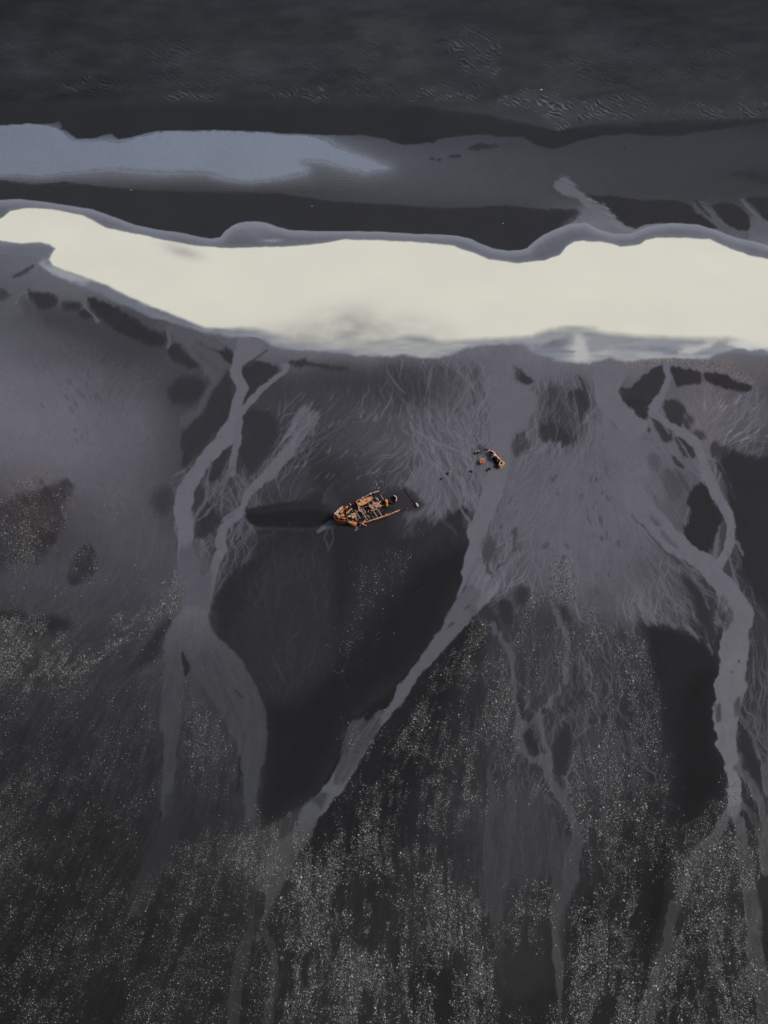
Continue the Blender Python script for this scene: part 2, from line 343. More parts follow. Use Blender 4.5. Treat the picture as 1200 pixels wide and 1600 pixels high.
dark([(1140, 270), (1165, 268), (1190, 272), (1240, 270), (1240, 290), (1200, 292), (1175, 282), (1155, 275)], 40, 2.5, 7, True, 8, 8)
for (cx, cy, rx, ry) in [(752, 230, 20, 4.5), (712, 242, 9, 3), (688, 248, 5, 1.6), (676, 246, 4, 1.5), (775, 228, 8, 2.5), (975, 230, 3, 1.5)]:
    ell(cx, cy, rx, ry, 42, 2)
# runoff from the lagoon into the river
for pts, v in (([(880, 290, 30), (905, 305, 16), (920, 318, 12), (935, 330, 16), (950, 345, 22), (965, 360, 30)], 104), ([(925, 312, 3), (945, 325, 4), (965, 350, 5), (985, 360, 8)], 112), ([(1098, 318, 6), (1118, 338, 8), (1140, 360, 10), (1165, 368, 12)], 84), ([(1160, 312, 6), (1178, 335, 8), (1190, 350, 10), (1200, 356, 14)], 92), ([(1085, 322, 5), (1115, 345, 6), (1135, 360, 8)], 80)):
    s, sd = line(pts, 8, 6); put(s, sst(-3, 3, sd + 3 * L_FINE[s]) * .85, v + 3 * L_FINE[s])
s, sd = poly([(880, 352), (900, 335), (918, 318), (945, 330), (960, 350), (985, 360), (970, 380), (910, 378), (870, 385)], True); put(s, sst(-8, 8, sd) * .7, 106 + 5 * L_FINE[s])

# ---- dark bars and pools of the near beach
dark([(45, 470), (140, 488), (200, 520), (262, 538), (240, 562), (170, 545), (100, 520), (55, 496)], 62, 16, 8, amt=.75)
dark([(260, 560), (300, 575), (330, 600), (310, 640), (270, 640), (250, 600)], 66, 16, 6, amt=.5)
dark([(20, 434), (35, 425), (52, 415), (48, 424), (30, 433)], 58, 3, 2)
dark([(-20, 452), (5, 455), (18, 462), (8, 468), (-20, 470)], 62, 5, 4)
dark([(42, 453), (60, 458), (82, 460), (90, 470), (80, 480), (62, 482), (50, 472)], 46, 4, 3)
dark([(95, 472), (110, 470), (125, 476), (120, 485), (102, 485)], 50, 5, 3)
dark([(124, 487), (135, 484), (143, 492), (136, 499), (126, 496)], 46, 3, 2)
dark([(135, 468), (155, 470), (178, 477), (200, 492), (222, 505), (245, 518), (259, 528), (254, 541), (232, 540), (212, 530), (185, 520), (160, 500), (147, 488)], 39, 4, 3)
dark([(255, 518), (262, 522), (272, 527), (264, 532), (258, 527)], 48, 2.5)
dark([(262, 550), (268, 538), (282, 541), (292, 552), (312, 566), (316, 574), (298, 576), (278, 567)], 42, 4, 3)
dark([(306, 530), (316, 524), (336, 527), (352, 540), (366, 553), (364, 568), (350, 562), (338, 550), (320, 541)], 41, 3.5, 2)
ell(290, 612, 27, 23, 44, 7, 3, -.3)
ell(329, 582, 7, 6, 60, 4, 2)
dark([(372, 588), (382, 574), (392, 566), (402, 565), (420, 570), (434, 574), (430, 585), (418, 594), (402, 607), (390, 622), (378, 632), (374, 626), (384, 610), (386, 598)], 45, 2.5, 2)
dark([(346, 586), (356, 580), (360, 600), (364, 620), (360, 640), (352, 664), (334, 682), (312, 704), (296, 722), (286, 732), (284, 712), (282, 692), (290, 668), (312, 648), (324, 622), (330, 606)], 46, 4, 4)
dark([(376, 650), (390, 642), (412, 642), (428, 650), (434, 668), (430, 688), (420, 704), (408, 724), (396, 740), (388, 738), (378, 722), (375, 700), (376, 674)], 44, 5, 4)
dark([(353, 694), (358, 692), (357, 712), (350, 732), (340, 748), (326, 752), (324, 738), (334, 722), (342, 708)], 47, 3, 2)
dark([(300, 762), (306, 754), (316, 758), (322, 776), (314, 790), (302, 796), (298, 780)], 56, 5, 4)
dark([(326, 790), (340, 798), (344, 812), (336, 828), (316, 840), (304, 838), (308, 818), (316, 800)], 50, 5, 4)
dark([(340, 842), (345, 838), (344, 858), (338, 870), (332, 868)], 60, 4, 2)
ell(258, 783, 18, 20, 58, 12, 4)
dark([(540, 575), (480, 566), (452, 564), (462, 573), (500, 576), (530, 580)], 52, 4, 3)
dark([(500, 565), (560, 570), (580, 600), (530, 610), (480, 590)], 56, 18, 4, amt=.5)
# dark lens ahead of the wreck's bow, darkest in its lower part
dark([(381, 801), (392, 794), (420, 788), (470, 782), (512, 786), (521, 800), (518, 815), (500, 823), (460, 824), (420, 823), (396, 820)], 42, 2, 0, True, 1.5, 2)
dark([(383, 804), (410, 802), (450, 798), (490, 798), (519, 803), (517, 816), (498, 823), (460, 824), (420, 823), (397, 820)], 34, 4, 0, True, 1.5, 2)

# the dark flat south of the wreck
dark([(330, 952), (345, 920), (362, 898), (392, 872), (402, 846), (404, 826), (460, 827), (520, 826), (560, 836), (620, 842), (660, 836), (705, 806), (722, 790), (736, 812), (734, 832), (728, 868), (722, 915), (700, 956), (672, 1000), (640, 1045), (606, 1086), (570, 1106), (548, 1128), (534, 1160), (512, 1208), (486, 1246), (460, 1270), (430, 1282), (410, 1288), (406, 1270), (413, 1220), (418, 1170), (419, 1112), (402, 1074), (384, 1042), (362, 1014), (336, 988), (328, 970)], 43, 3.5, 2, True, 5, 8, 1, 3)
dark([(420, 1100), (470, 1080), (560, 1000), (640, 900), (700, 860), (726, 872), (700, 950), (640, 1040), (570, 1102), (540, 1140), (500, 1220), (450, 1270), (412, 1282), (418, 1180)], 33, 26, 0, True, 4, 8)
s, sd = poly([(400, 880), (470, 850), (520, 870), (540, 960), (500, 1060), (440, 1100), (400, 1060), (370, 1000), (360, 940)], True); put(s, sst(-30, 40, sd) * .6, 50 + 14 * RILL[s] + 2 * L_LONG[s])
s, sd = poly([(330, 950), (350, 915), (390, 880), (420, 860), (400, 910), (372, 960), (350, 985)], True); put(s, sst(-14, 14, sd) * .5, 38)
dark([(516, 842), (540, 832), (560, 842), (552, 900), (540, 980), (530, 1060), (525, 980)], 36, 14, 0, amt=.7)
# right-hand flats
dark([(1000, 972), (1020, 972), (1060, 980), (1100, 1000), (1118, 1018), (1122, 1050), (1116, 1100), (1114, 1150), (1124, 1190), (1134, 1220), (1128, 1250), (1108, 1272), (1078, 1292), (1052, 1318), (1044, 1300), (1052, 1220), (1040, 1140), (1020, 1060)], 37, 15, 5, True, 5, 8)
dark([(1070, 1080), (1106, 1050), (1112, 1150), (1128, 1220), (1090, 1272), (1060, 1290), (1062, 1200)], 30, 20, 0, True, 5, 8)
dark([(1030, 1320), (1052, 1310), (1040, 1350), (1038, 1390), (1030, 1440), (1010, 1480), (1004, 1460), (1016, 1400), (1020, 1350)], 29, 5, 2)
dark([(1060, 898), (1080, 906), (1100, 925), (1112, 960), (1118, 1000), (1106, 995), (1090, 960), (1075, 930)], 48, 6, 6)
dark([(960, 606), (965, 602), (985, 606), (1000, 592), (1018, 578), (1036, 572), (1038, 590), (1034, 606), (1024, 622), (1014, 640), (1010, 652), (1000, 661), (986, 654), (972, 642), (964, 626)], 47, 2, 1.5, True, 3, 4)
dark([(966, 624), (985, 620), (1010, 626), (1018, 634), (1010, 652), (1000, 660), (984, 652), (972, 640)], 38, 5, 2, True, 4, 3)
dark([(1045, 577), (1062, 575), (1092, 579), (1098, 590), (1094, 600), (1076, 601), (1056, 603), (1050, 590)], 39, 2.5, 3)
dark([(1101, 583), (1125, 582), (1150, 592), (1172, 603), (1170, 611), (1150, 612), (1128, 606), (1106, 597)], 37, 2.5, 3)
dark([(1038, 630), (1052, 623), (1066, 632), (1072, 648), (1068, 664), (1056, 670), (1044, 660)], 51, 3, 3)
dark([(1070, 650), (1082, 655), (1078, 668), (1068, 672)], 60, 4, 6)
dark([(1018, 651), (1024, 650), (1040, 668), (1050, 674), (1048, 688), (1038, 690), (1030, 678)], 54, 3, 3, tex=10)
dark([(1052, 682), (1064, 684), (1078, 692), (1086, 706), (1086, 714), (1072, 716), (1060, 700)], 53, 3, 3, tex=8)
dark([(1046, 712), (1054, 714), (1066, 726), (1068, 732), (1056, 726)], 55, 2, 2)
dark([(1082, 676), (1096, 673), (1102, 684), (1090, 688)], 62, 4, 4)
dark([(934, 634), (940, 632), (946, 638), (942, 650), (940, 664), (936, 660), (936, 648)], 54, 1.5, 2)
dark([(952, 652), (958, 650), (968, 662), (964, 670), (956, 670)], 58, 2, 2)
dark([(978, 666), (984, 668), (996, 680), (988, 682)], 68, 3, 3)
ell(1013, 674, 2.5, 4, 62, 1.5, 0, .4)
dark([(1112, 696), (1122, 693), (1138, 700), (1138, 714), (1124, 718), (1114, 710)], 58, 4, 6)
dark([(1122, 722), (1140, 704), (1162, 710), (1200, 714), (1240, 714), (1240, 980), (1200, 960), (1178, 930), (1160, 880), (1150, 840), (1142, 800), (1140, 770), (1130, 745)], 44, 6, 8, True, 5, 8)
dark([(1074, 778), (1082, 764), (1092, 757), (1106, 764), (1114, 780), (1122, 796), (1131, 812), (1124, 826), (1116, 842), (1108, 862), (1102, 874), (1090, 866), (1078, 848), (1072, 828), (1078, 806), (1074, 792)], 42, 2.5, 5, True, 4, 4)
dark([(1040, 738), (1050, 732), (1070, 745), (1070, 770), (1055, 780), (1044, 765)], 74, 8, 8)
dark([(840, 632), (848, 610), (862, 600), (878, 602), (892, 616), (904, 640), (908, 664), (900, 686), (884, 694), (866, 692), (850, 682), (842, 660)], 62, 7, 10, tex=14)
dark([(846, 670), (860, 660), (882, 668), (900, 684), (890, 694), (866, 694), (850, 686)], 41, 5, 6, tex=4)
dark([(888, 612), (904, 606), (916, 616), (920, 632), (914, 648), (908, 668), (904, 656), (900, 632)], 50, 3, 4, tex=8)
dark([(902, 586), (912, 598), (918, 612), (918, 626), (913, 620), (910, 605)], 58, 2, 0)
dark([(801, 566), (808, 574), (818, 582), (832, 594), (830, 600), (818, 603), (806, 592), (801, 578)], 50, 3, 3)
dark([(795, 682), (806, 676), (822, 680), (830, 692), (824, 706), (808, 714), (798, 704)], 62, 5, 8, tex=8)
dark([(780, 674), (792, 672), (796, 684), (792, 696), (784, 690)], 66, 3, 6)
dark([(940, 700), (956, 706), (968, 730), (964, 752), (950, 742), (942, 722)], 74, 6, 8, amt=.75)
dark([(804, 826), (812, 830), (802, 866), (790, 892), (788, 880), (796, 854)], 70, 3, 5)
dark([(764, 890), (770, 894), (778, 916), (772, 920), (766, 904)], 66, 2, 2)
dark([(980, 640), (988, 640), (996, 656), (990, 660)], 70, 2, 2)
dark([(1060, 740), (1066, 742), (1080, 764), (1076, 770), (1066, 756)], 70, 2.5, 3)
dark([(1014, 716), (1024, 712), (1032, 726), (1022, 736)], 80, 5, 6)
dark([(746, 700), (752, 694), (756, 704), (748, 712)], 68, 3, 3)
ell(640, 612, 40, 18, 55, 22, 8, .5, .7)
ell(700, 610, 30, 30, 66, 22, 8, 0, .6)
dark([(755, 842), (768, 838), (772, 856), (764, 880), (752, 894), (752, 866)], 68, 5, 4)
dark([(724, 810), (740, 800), (744, 812), (738, 826), (726, 824)], 60, 6, 4)
dark([(748, 770), (754, 758), (756, 778), (752, 792)], 70, 3, 4)
dark([(776, 942), (790, 934), (800, 945), (800, 968), (790, 976), (780, 962)], 48, 4, 3)
dark([(742, 948), (760, 944), (776, 962), (782, 980), (768, 984), (752, 966)], 50, 5, 4)
dark([(802, 930), (812, 915), (824, 920), (828, 936), (818, 948), (806, 946)], 52, 6, 3)
dark([(872, 950), (884, 948), (894, 972), (900, 1000), (890, 996), (880, 972)], 50, 5, 3)
dark([(1128, 880), (1138, 876), (1142, 890), (1138, 900)], 62, 3, 3)
ell(20, 962, 22, 8, 40, 6, 3)
ell(78, 980, 36, 14, 42, 9, 4, -.2)
dark([(-20, 800), (10, 786), (36, 768), (70, 752), (104, 752), (114, 774), (100, 800), (98, 830), (76, 850), (64, 884), (34, 872), (-20, 890)], 54, 9, 6, True, 16, 22, .9)
dark([(28, 780), (60, 760), (96, 758), (100, 776), (70, 790), (50, 800), (30, 800)], 45, 7, 5, True, 14, 16, .7)
dark([(50, 830), (78, 815), (86, 832), (66, 862), (44, 858)], 44, 7, 5, True, 14, 16, .7)
dark([(104, 908), (110, 882), (122, 862), (138, 850), (150, 860), (151, 884), (140, 902), (120, 914)], 51, 4, 3, True, 7, 8)
dark([(228, 1010), (262, 960), (272, 930), (280, 950), (262, 990), (240, 1030), (200, 1050)], 44, 8, 4)
# dark flat between the gravel banks, lower shore
dark([(490, 1290), (540, 1270), (600, 1180), (640, 1100), (700, 1000), (740, 970), (760, 1000), (700, 1080), (660, 1200), (600, 1300), (540, 1360), (490, 1340), (455, 1335)], 32, 14, 6)
dark([(830, 1370), (870, 1350), (880, 1400), (860, 1420), (835, 1400)], 40, 12, 3)
dark([(640, 1530), (680, 1500), (720, 1540), (700, 1600), (650, 1600)], 33, 14, 6)
dark([(1050, 1490), (1075, 1450), (1085, 1420), (1105, 1440), (1090, 1490), (1070, 1540), (1050, 1530)], 31, 8, 4)
dark([(900, 1420), (930, 1400), (930, 1470), (905, 1470)], 33, 10, 3)

# ---- streams: every sheet of running water keeps its own mask
STREAM = {k: np.zeros((RH, RW), np.float32) for k in ('west', 'middle', 'braided', 'east')}
def stream(key, pts, v, soft=1.6, fringe=0, amt=1.0, tex=0, w1=5, w2=5):
    s, sd = line(pts, w1, w2)
    mw = sum(p[2] for p in pts) / len(pts)
    sd = sd + mw * .34 * (fbm(PX[s] / 20, PY[s] / 20, 5, 3) - .5) + 1.1 * MOTF[s]
    sd = sd + fringe * (.5 * L_FINE[s] + .6 * L_LONG[s])
    m = sst(-soft, soft, sd) * amt
    if key == 'braided': v = v + 6 - 13 * sst(1180, 1400, PY[s])
    if key == 'east' and v < 60: v = v + (90 - v) * np.exp(-np.clip(PY[s] - 1266, 0, 999) / 45)
    if key == 'middle' and v == 68: v = v + (86 - v) * np.exp(-np.clip(PY[s] - 1275, 0, 999) / 35)
    put(s, m, v + tex * (.8 * L_FINE[s] + .9 * RILL[s] - .2) + 2 * MOTF[s])
    if key: STREAM[key][s] = np.maximum(STREAM[key][s], m)
def spread(pts, v, soft=8, fringe=6, amt=.8, tex=0, key=None):
    s, sd = poly(pts, True, 6, 8); m = sst(-soft, soft, sd + fringe * (.6 * L_FINE[s] + .6 * L_LONG[s])) * amt
    if key == 'west': v = v + 30 * np.exp(-np.clip(PY[s] - 958, 0, 999) / 38)
    put(s, m, v + tex * (.8 * L_FINE[s] + .9 * RILL[s] - .2) + 3 * MOTF[s])
    if key: STREAM[key][s] = np.maximum(STREAM[key][s], m)
# soft pale silt around
spread([(300, 520), (330, 515), (350, 530), (345, 548), (320, 540), (308, 528)], 92, 4, 2)
spread([(262, 510), (300, 512), (312, 526), (300, 545), (318, 565), (340, 580), (334, 600), (322, 590), (306, 565), (285, 540), (266, 528)], 84, 4, 3, .8)
stream(None, [(310, 540, 8), (330, 560, 14), (345, 575, 16), (338, 595, 10), (322, 615, 10), (310, 640, 12), (290, 660, 20)], 80, 4, 3, .8)
stream(None, [(133, 462, 3), (131, 475, 4), (136, 484, 4), (146, 492, 4), (152, 500, 6)], 92, 1.2)
stream(None, [(266, 512, 3), (262, 522, 4), (266, 534, 5), (262, 545, 5)], 88, 1.2)
stream(None, [(44, 456, 2), (34, 460, 3), (28, 468, 3), (26, 474, 3)], 96, 1.5)
spread([(470, 640), (492, 640), (496, 660), (476, 690), (455, 720), (430, 742), (412, 752), (420, 725), (440, 700), (455, 670)], 96, 6, 10, .9, 10)
spread([(440, 745), (475, 738), (490, 755), (470, 772), (445, 770)], 64, 12, 10, .6)
spread([(452, 820), (440, 826), (420, 840), (390, 845)], 60, 4, 4, .5)
stream('west', [(392, 532, 44), (388, 545, 36), (374, 562, 20), (368, 578, 15), (372, 592, 17), (379, 605, 18), (374, 622, 17), (370, 640, 17), (366, 660, 24), (356, 680, 26), (340, 698, 24), (322, 716, 22), (308, 735, 20), (296, 755, 22), (288, 778, 26), (287, 800, 28), (290, 820, 28), (290, 850, 26), (294, 880, 30), (302, 915, 40), (306, 950, 44)], 101)
stream('west', [(447, 572, 10), (444, 582, 8), (430, 592, 8), (414, 604, 8), (400, 618, 10), (386, 634, 11), (376, 648, 12)], 100)
stream(None, [(440, 566, 3), (440, 578, 3)], 96, 1); stream(None, [(418, 548, 2), (402, 560, 3), (388, 574, 3)], 62, 1.5)
stream('west', [(372, 660, 12), (371, 685, 11), (368, 706, 10), (364, 724, 10), (362, 738, 14)], 98)
for pts in ([(364, 730, 4), (374, 745, 4), (384, 758, 4), (392, 768, 3)], [(360, 735, 5), (352, 755, 4), (346, 772, 4)], [(358, 740, 4), (340, 762, 4), (322, 785, 4), (308, 805, 4)], [(366, 735, 3), (370, 755, 3), (380, 772, 3)], [(330, 720, 4), (324, 745, 4), (326, 765, 5), (320, 790, 4)], [(346, 772, 3), (336, 790, 3), (326, 800, 4), (310, 812, 3)], [(378, 812, 3), (374, 828, 3), (370, 842, 2)], [(380, 812, 3), (390, 820, 2), (396, 826, 2)], [(376, 815, 3), (366, 835, 3), (362, 850, 2)]):
    stream('west', pts, 88, 1.4, 2, .85)
stream('west', [(450, 705, 20), (432, 728, 17), (412, 748, 15), (396, 762, 13), (384, 778, 12), (379, 794, 11), (374, 806, 12), (360, 814, 12), (348, 826, 14), (345, 842, 17), (346, 860, 15), (338, 880, 16), (330, 900, 17), (322, 920, 24), (314, 945, 34)], 98, 2, 1.5)
stream('west', [(376, 796, 5), (362, 803, 5), (350, 812, 5)], 96)
spread([(282, 860), (310, 850), (330, 880), (330, 930), (325, 990), (300, 1000), (270, 985), (262, 950), (272, 900)], 80, 7, 5, .75, 0)
spread([(262, 985), (290, 950), (322, 955), (332, 985), (366, 1018), (397, 1062), (417, 1112), (415, 1170), (406, 1225), (398, 1290), (385, 1288), (382, 1240), (376, 1190), (368, 1160), (350, 1130), (332, 1090), (306, 1058), (290, 1060), (286, 1100), (280, 1150), (272, 1220), (268, 1262), (254, 1285), (252, 1240), (254, 1180), (251, 1120), (256, 1060), (258, 1020)], 67, 2.5, 1.5, .95, 5, 'west')
spread([(292, 925), (318, 925), (328, 960), (330, 1000), (300, 1015), (268, 1000), (276, 960)], 86, 26, 6, .4)
stream(None, [(285, 1020, 3), (292, 1042, 8), (290, 1056, 5)], 42, 2); stream(None, [(368, 1080, 2), (378, 1088, 4)], 52, 2); stream(None, [(360, 1100, 2), (350, 1125, 3)], 58, 2)
stream(None, [(376, 1185, 3), (374, 1210, 4), (372, 1235, 3)], 38, 2); stream(None, [(352, 1080, 3), (366, 1110, 4), (380, 1150, 4)], 60, 4)
stream('west', [(268, 1250, 18), (262, 1290, 30), (250, 1330, 46), (232, 1370, 40), (215, 1420, 24)], 50, 9, 4, .8)
stream('west', [(396, 1285, 12), (380, 1310, 12), (362, 1325, 9), (340, 1330, 8)], 54, 3, 2, .8)
stream('west', [(404, 1400, 18), (400, 1440, 14), (380, 1490, 20), (370, 1540, 18), (365, 1620, 18)], 53, 3, 2, .85)
stream('west', [(404, 1440, 10), (425, 1480, 14), (432, 1520, 12), (424, 1570, 16), (412, 1620, 16)], 54, 2, 2, .85)
stream(None, [(130, 1400, 10), (90, 1440, 18), (40, 1480, 20)], 33, 8, 4, .8)
# middle stream
spread([(775, 556), (800, 556), (800, 590), (830, 612), (838, 640), (812, 668), (800, 690), (796, 740), (776, 790), (752, 850), (742, 845), (756, 790), (768, 750), (772, 720), (760, 690), (764, 640), (770, 600)], 99, 5, 5, .95)
stream(None, [(788, 560, 44), (784, 600, 36), (786, 640, 46), (784, 680, 32), (780, 715, 30), (776, 750, 36)], 100, 7, 7, .85, 0, 10, 16)
stream('middle', [(776, 752, 30), (768, 775, 36), (757, 800, 30), (748, 825, 28), (742, 845, 22), (740, 865, 22), (736, 890, 24), (732, 915, 28), (738, 930, 46)], 101, 1.8, 1.5)
spread([(724, 905), (742, 868), (752, 872), (770, 900), (786, 905), (778, 925), (762, 940), (745, 960), (722, 958), (720, 930)], 98, 2.5, 4, .95, 10, 'middle')
spread([(786, 880), (800, 860), (806, 880), (790, 912), (778, 930), (772, 915)], 94, 4, 6, .8, 14)
stream('middle', [(734, 930, 34), (722, 955, 36), (706, 980, 32), (690, 1000, 26), (670, 1025, 21), (652, 1048, 19), (636, 1072, 18), (622, 1096, 16), (608, 1110, 15), (590, 1128, 16), (575, 1150, 20), (560, 1172, 22), (545, 1195, 26), (528, 1220, 26), (510, 1245, 26), (492, 1268, 22), (478, 1290, 20)], 88, 1.8, 1)
for pts in ([(700, 978, 4), (706, 972, 6)], [(728, 950, 4), (733, 946, 5)], [(724, 925, 2), (728, 915, 3)]): stream(None, pts, 64, 1.5)
spread([(575, 1120), (600, 1108), (588, 1140), (565, 1180), (545, 1215), (520, 1228), (526, 1195), (540, 1150), (550, 1128)], 68, 3, 3, .9, 12)
spread([(500, 1240), (512, 1240), (494, 1275), (488, 1300), (470, 1320), (448, 1340), (440, 1380), (420, 1400), (392, 1390), (366, 1330), (400, 1300), (430, 1285), (470, 1262)], 62, 4, 4, .9, 8)
stream('middle', [(486, 1270, 26), (474, 1300, 30), (452, 1325, 40), (432, 1355, 48), (414, 1395, 34), (407, 1430, 16), (404, 1470, 6)], 68, 3, 2, .8)
# braided runoff
spread([(740, 950), (770, 985), (800, 1000), (830, 960), (850, 930), (880, 950), (900, 1000), (890, 1080), (860, 1100), (820, 1060), (790, 1010), (755, 975)], 62, 14, 6, .6, 10)
for pts, v in (([(768, 974, 7), (784, 1000, 9), (796, 1018, 12), (803, 1050, 9), (805, 1080, 8), (808, 1110, 10), (814, 1130, 18), (812, 1150, 20), (815, 1170, 18), (830, 1182, 18), (848, 1190, 20), (856, 1210, 14), (868, 1232, 16), (882, 1252, 16), (892, 1275, 14), (902, 1300, 18), (896, 1340, 24), (888, 1380, 24), (874, 1420, 18), (868, 1460, 16), (872, 1520, 10), (874, 1580, 4)], 74),
               ([(810, 990, 5), (800, 1010, 6)], 66), ([(860, 940, 4), (868, 960, 6), (880, 985, 8), (888, 1010, 9), (886, 1040, 9), (882, 1065, 8)], 78), ([(876, 1072, 6), (862, 1095, 8), (848, 1112, 12), (844, 1130, 12), (848, 1150, 10), (856, 1172, 10), (860, 1195, 12)], 76), ([(822, 1135, 12), (836, 1126, 10)], 68), ([(806, 1160, 8), (785, 1170, 5), (770, 1182, 5), (766, 1210, 7), (770, 1250, 10), (764, 1300, 18), (768, 1350, 22), (772, 1400, 26), (776, 1440, 18), (782, 1490, 12), (788, 1540, 4)], 58), ([(815, 1185, 12), (806, 1215, 8), (800, 1250, 10), (796, 1300, 24), (792, 1360, 12), (790, 1400, 3)], 62), ([(892, 1115, 3), (870, 1132, 4), (858, 1150, 3)], 68)):
    stream('braided', pts, v, 3.0, 4, .85, 5)
spread([(790, 1240), (850, 1250), (880, 1290), (870, 1360), (820, 1390), (790, 1360), (780, 1290)], 63, 12, 8, .8, 6)
spread([(748, 1270), (776, 1260), (790, 1300), (786, 1400), (770, 1440), (752, 1400)], 61, 7, 5, .8, 4)
spread([(858, 1330), (900, 1300), (904, 1350), (888, 1420), (878, 1500), (868, 1500), (862, 1420)], 63, 5, 4, .85, 4)
spread([(776, 1490), (830, 1480), (850, 1530), (820, 1560), (790, 1550)], 46, 10, 4, .7)
spread([(920, 1140), (960, 1130), (985, 1170), (970, 1210), (930, 1210)], 64, 16, 10, .7, 10)
dark([(816, 1150), (826, 1140), (836, 1160), (842, 1178), (830, 1182), (820, 1168)], 46, 2.5, 1); dark([(864, 1160), (885, 1130), (892, 1140), (890, 1180), (876, 1215), (864, 1200)], 48, 5, 3); dark([(808, 1086), (816, 1098), (820, 1118), (814, 1122)], 46, 3, 1)
for (cx, cy, rx, ry) in [(880, 1110, 5, 5), (890, 1095, 6, 7), (852, 1112, 4, 5), (945, 1118, 5, 6), (925, 1125, 5, 5), (905, 1080, 5, 6)]: ell(cx, cy, rx, ry, 50, 3, 1)
# east stream and its delta
stream('east', [(960, 560, 60), (950, 590, 40), (944, 612, 36), (956, 632, 36), (976, 652, 32), (995, 668, 34)], 101, 2, 1.5)
stream('east', [(1040, 574, 10), (1044, 592, 10), (1036, 612, 12), (1026, 632, 12), (1022, 645, 16), (1040, 660, 10), (1058, 672, 12), (1074, 682, 14), (1088, 694, 16), (1096, 712, 14), (1104, 735, 18), (1114, 758, 18), (1124, 778, 16), (1134, 798, 15), (1140, 815, 15), (1141, 840, 14), (1138, 860, 16), (1128, 875, 14), (1120, 888, 16)], 101, 1.6, 1)
ell(1014, 641, 5, 4, 46, 1, 0)
for pts in ([(1126, 822, 5), (1120, 845, 6), (1116, 868, 8), (1110, 880, 8)], [(1140, 835, 4), (1152, 850, 3), (1160, 866, 3)], [(1136, 862, 5), (1146, 890, 5), (1152, 915, 5), (1154, 930, 6)], [(1128, 772, 3), (1122, 790, 3)]): stream('east', pts, 90, 1.6, 2, .85)
stream(None, [(960, 650, 60), (972, 700, 66), (984, 745, 62), (1002, 785, 48)], 100, 9, 8, .8, 0, 10, 16)
stream('east', [(996, 775, 40), (1006, 795, 44), (1020, 815, 44), (1045, 842, 36), (1065, 858, 28), (1085, 870, 30), (1104, 884, 34), (1120, 902, 32), (1136, 922, 34), (1150, 945, 36), (1155, 968, 42), (1150, 990, 44), (1146, 1015, 46), (1145, 1045, 47), (1143, 1075, 46), (1138, 1100, 40), (1134, 1122, 38), (1136, 1150, 34), (1142, 1180, 26), (1147, 1210, 22), (1149, 1240, 20), (1148, 1265, 22)], 99, 1.8, 1.2)
stream(None, [(988, 805, 2), (1006, 824, 3), (1026, 848, 4), (1044, 866, 4), (1060, 878, 6)], 62, 2, 2, .8)
dark([(1032, 830), (1042, 838), (1058, 855), (1050, 855), (1036, 842)], 84, 2.5, 4); dark([(1012, 806), (1020, 806), (1028, 820), (1022, 822)], 78, 3, 4)
stream(None, [(1070, 880, 3), (1088, 905, 4), (1100, 930, 4), (1108, 950, 3)], 82, 2, 2, .8)
dark([(1130, 968), (1140, 950), (1146, 965), (1138, 985), (1130, 985)], 66, 3, 3, tex=14); dark([(1120, 940), (1130, 930), (1136, 945), (1126, 975), (1120, 990)], 72, 4, 4, tex=18)
dark([(1120, 1108), (1126, 1100), (1128, 1125), (1120, 1128)], 62, 2.5, 1); dark([(1148, 1100), (1156, 1090), (1156, 1112), (1150, 1122)], 62, 2.5, 1)
ell(1154, 1036, 2, 3, 60, 1); ell(1144, 1050, 1.4, 2, 66, 1)
spread([(1000, 962), (1030, 960), (1060, 970), (1090, 985), (1116, 1020), (1100, 1004), (1070, 986), (1040, 976), (1010, 975)], 88, 5, 9, .9, 12)
spread([(990, 870), (1040, 880), (1070, 920), (1080, 970), (1040, 955), (1000, 930)], 80, 14, 14, .6, 12)
for pts, v in (([(1150, 1110, 8), (1166, 1130, 6), (1180, 1160, 7), (1192, 1200, 8), (1200, 1240, 12)], 70), ([(1152, 1200, 8), (1168, 1215, 12), (1184, 1245, 14), (1196, 1280, 14), (1204, 1320, 14)], 68), ([(1160, 1258, 10), (1178, 1275, 12), (1190, 1310, 12), (1196, 1360, 14)], 62), ([(1160, 1180, 4), (1155, 1210, 4)], 70), ([(1142, 1262, 14), (1128, 1290, 16), (1112, 1315, 18), (1092, 1335, 22), (1078, 1365, 22), (1066, 1400, 20), (1050, 1430, 18), (1044, 1470, 22), (1030, 1520, 24), (1016, 1570, 22), (1004, 1620, 22)], 56), ([(1150, 1265, 16), (1160, 1310, 18), (1166, 1360, 22), (1178, 1420, 26), (1180, 1480, 22), (1188, 1540, 24), (1200, 1590, 26)], 52)):
    stream('east', pts, v, 3, 3, .85, 5)
dark([(1158, 1140), (1172, 1150), (1184, 1190), (1190, 1230), (1176, 1220), (1160, 1180)], 46, 4, 2); dark([(1165, 1250), (1182, 1270), (1190, 1300), (1178, 1290)], 44, 4, 2)
dark([(1056, 1352), (1068, 1342), (1072, 1360), (1060, 1392), (1052, 1400), (1050, 1380)], 40, 4, 3)
stream(None, [(394, 824, 1), (430, 827, 2), (480, 827, 2), (512, 823, 1.5)], 54, 1.5, 0, .7, 0, 2, 2)
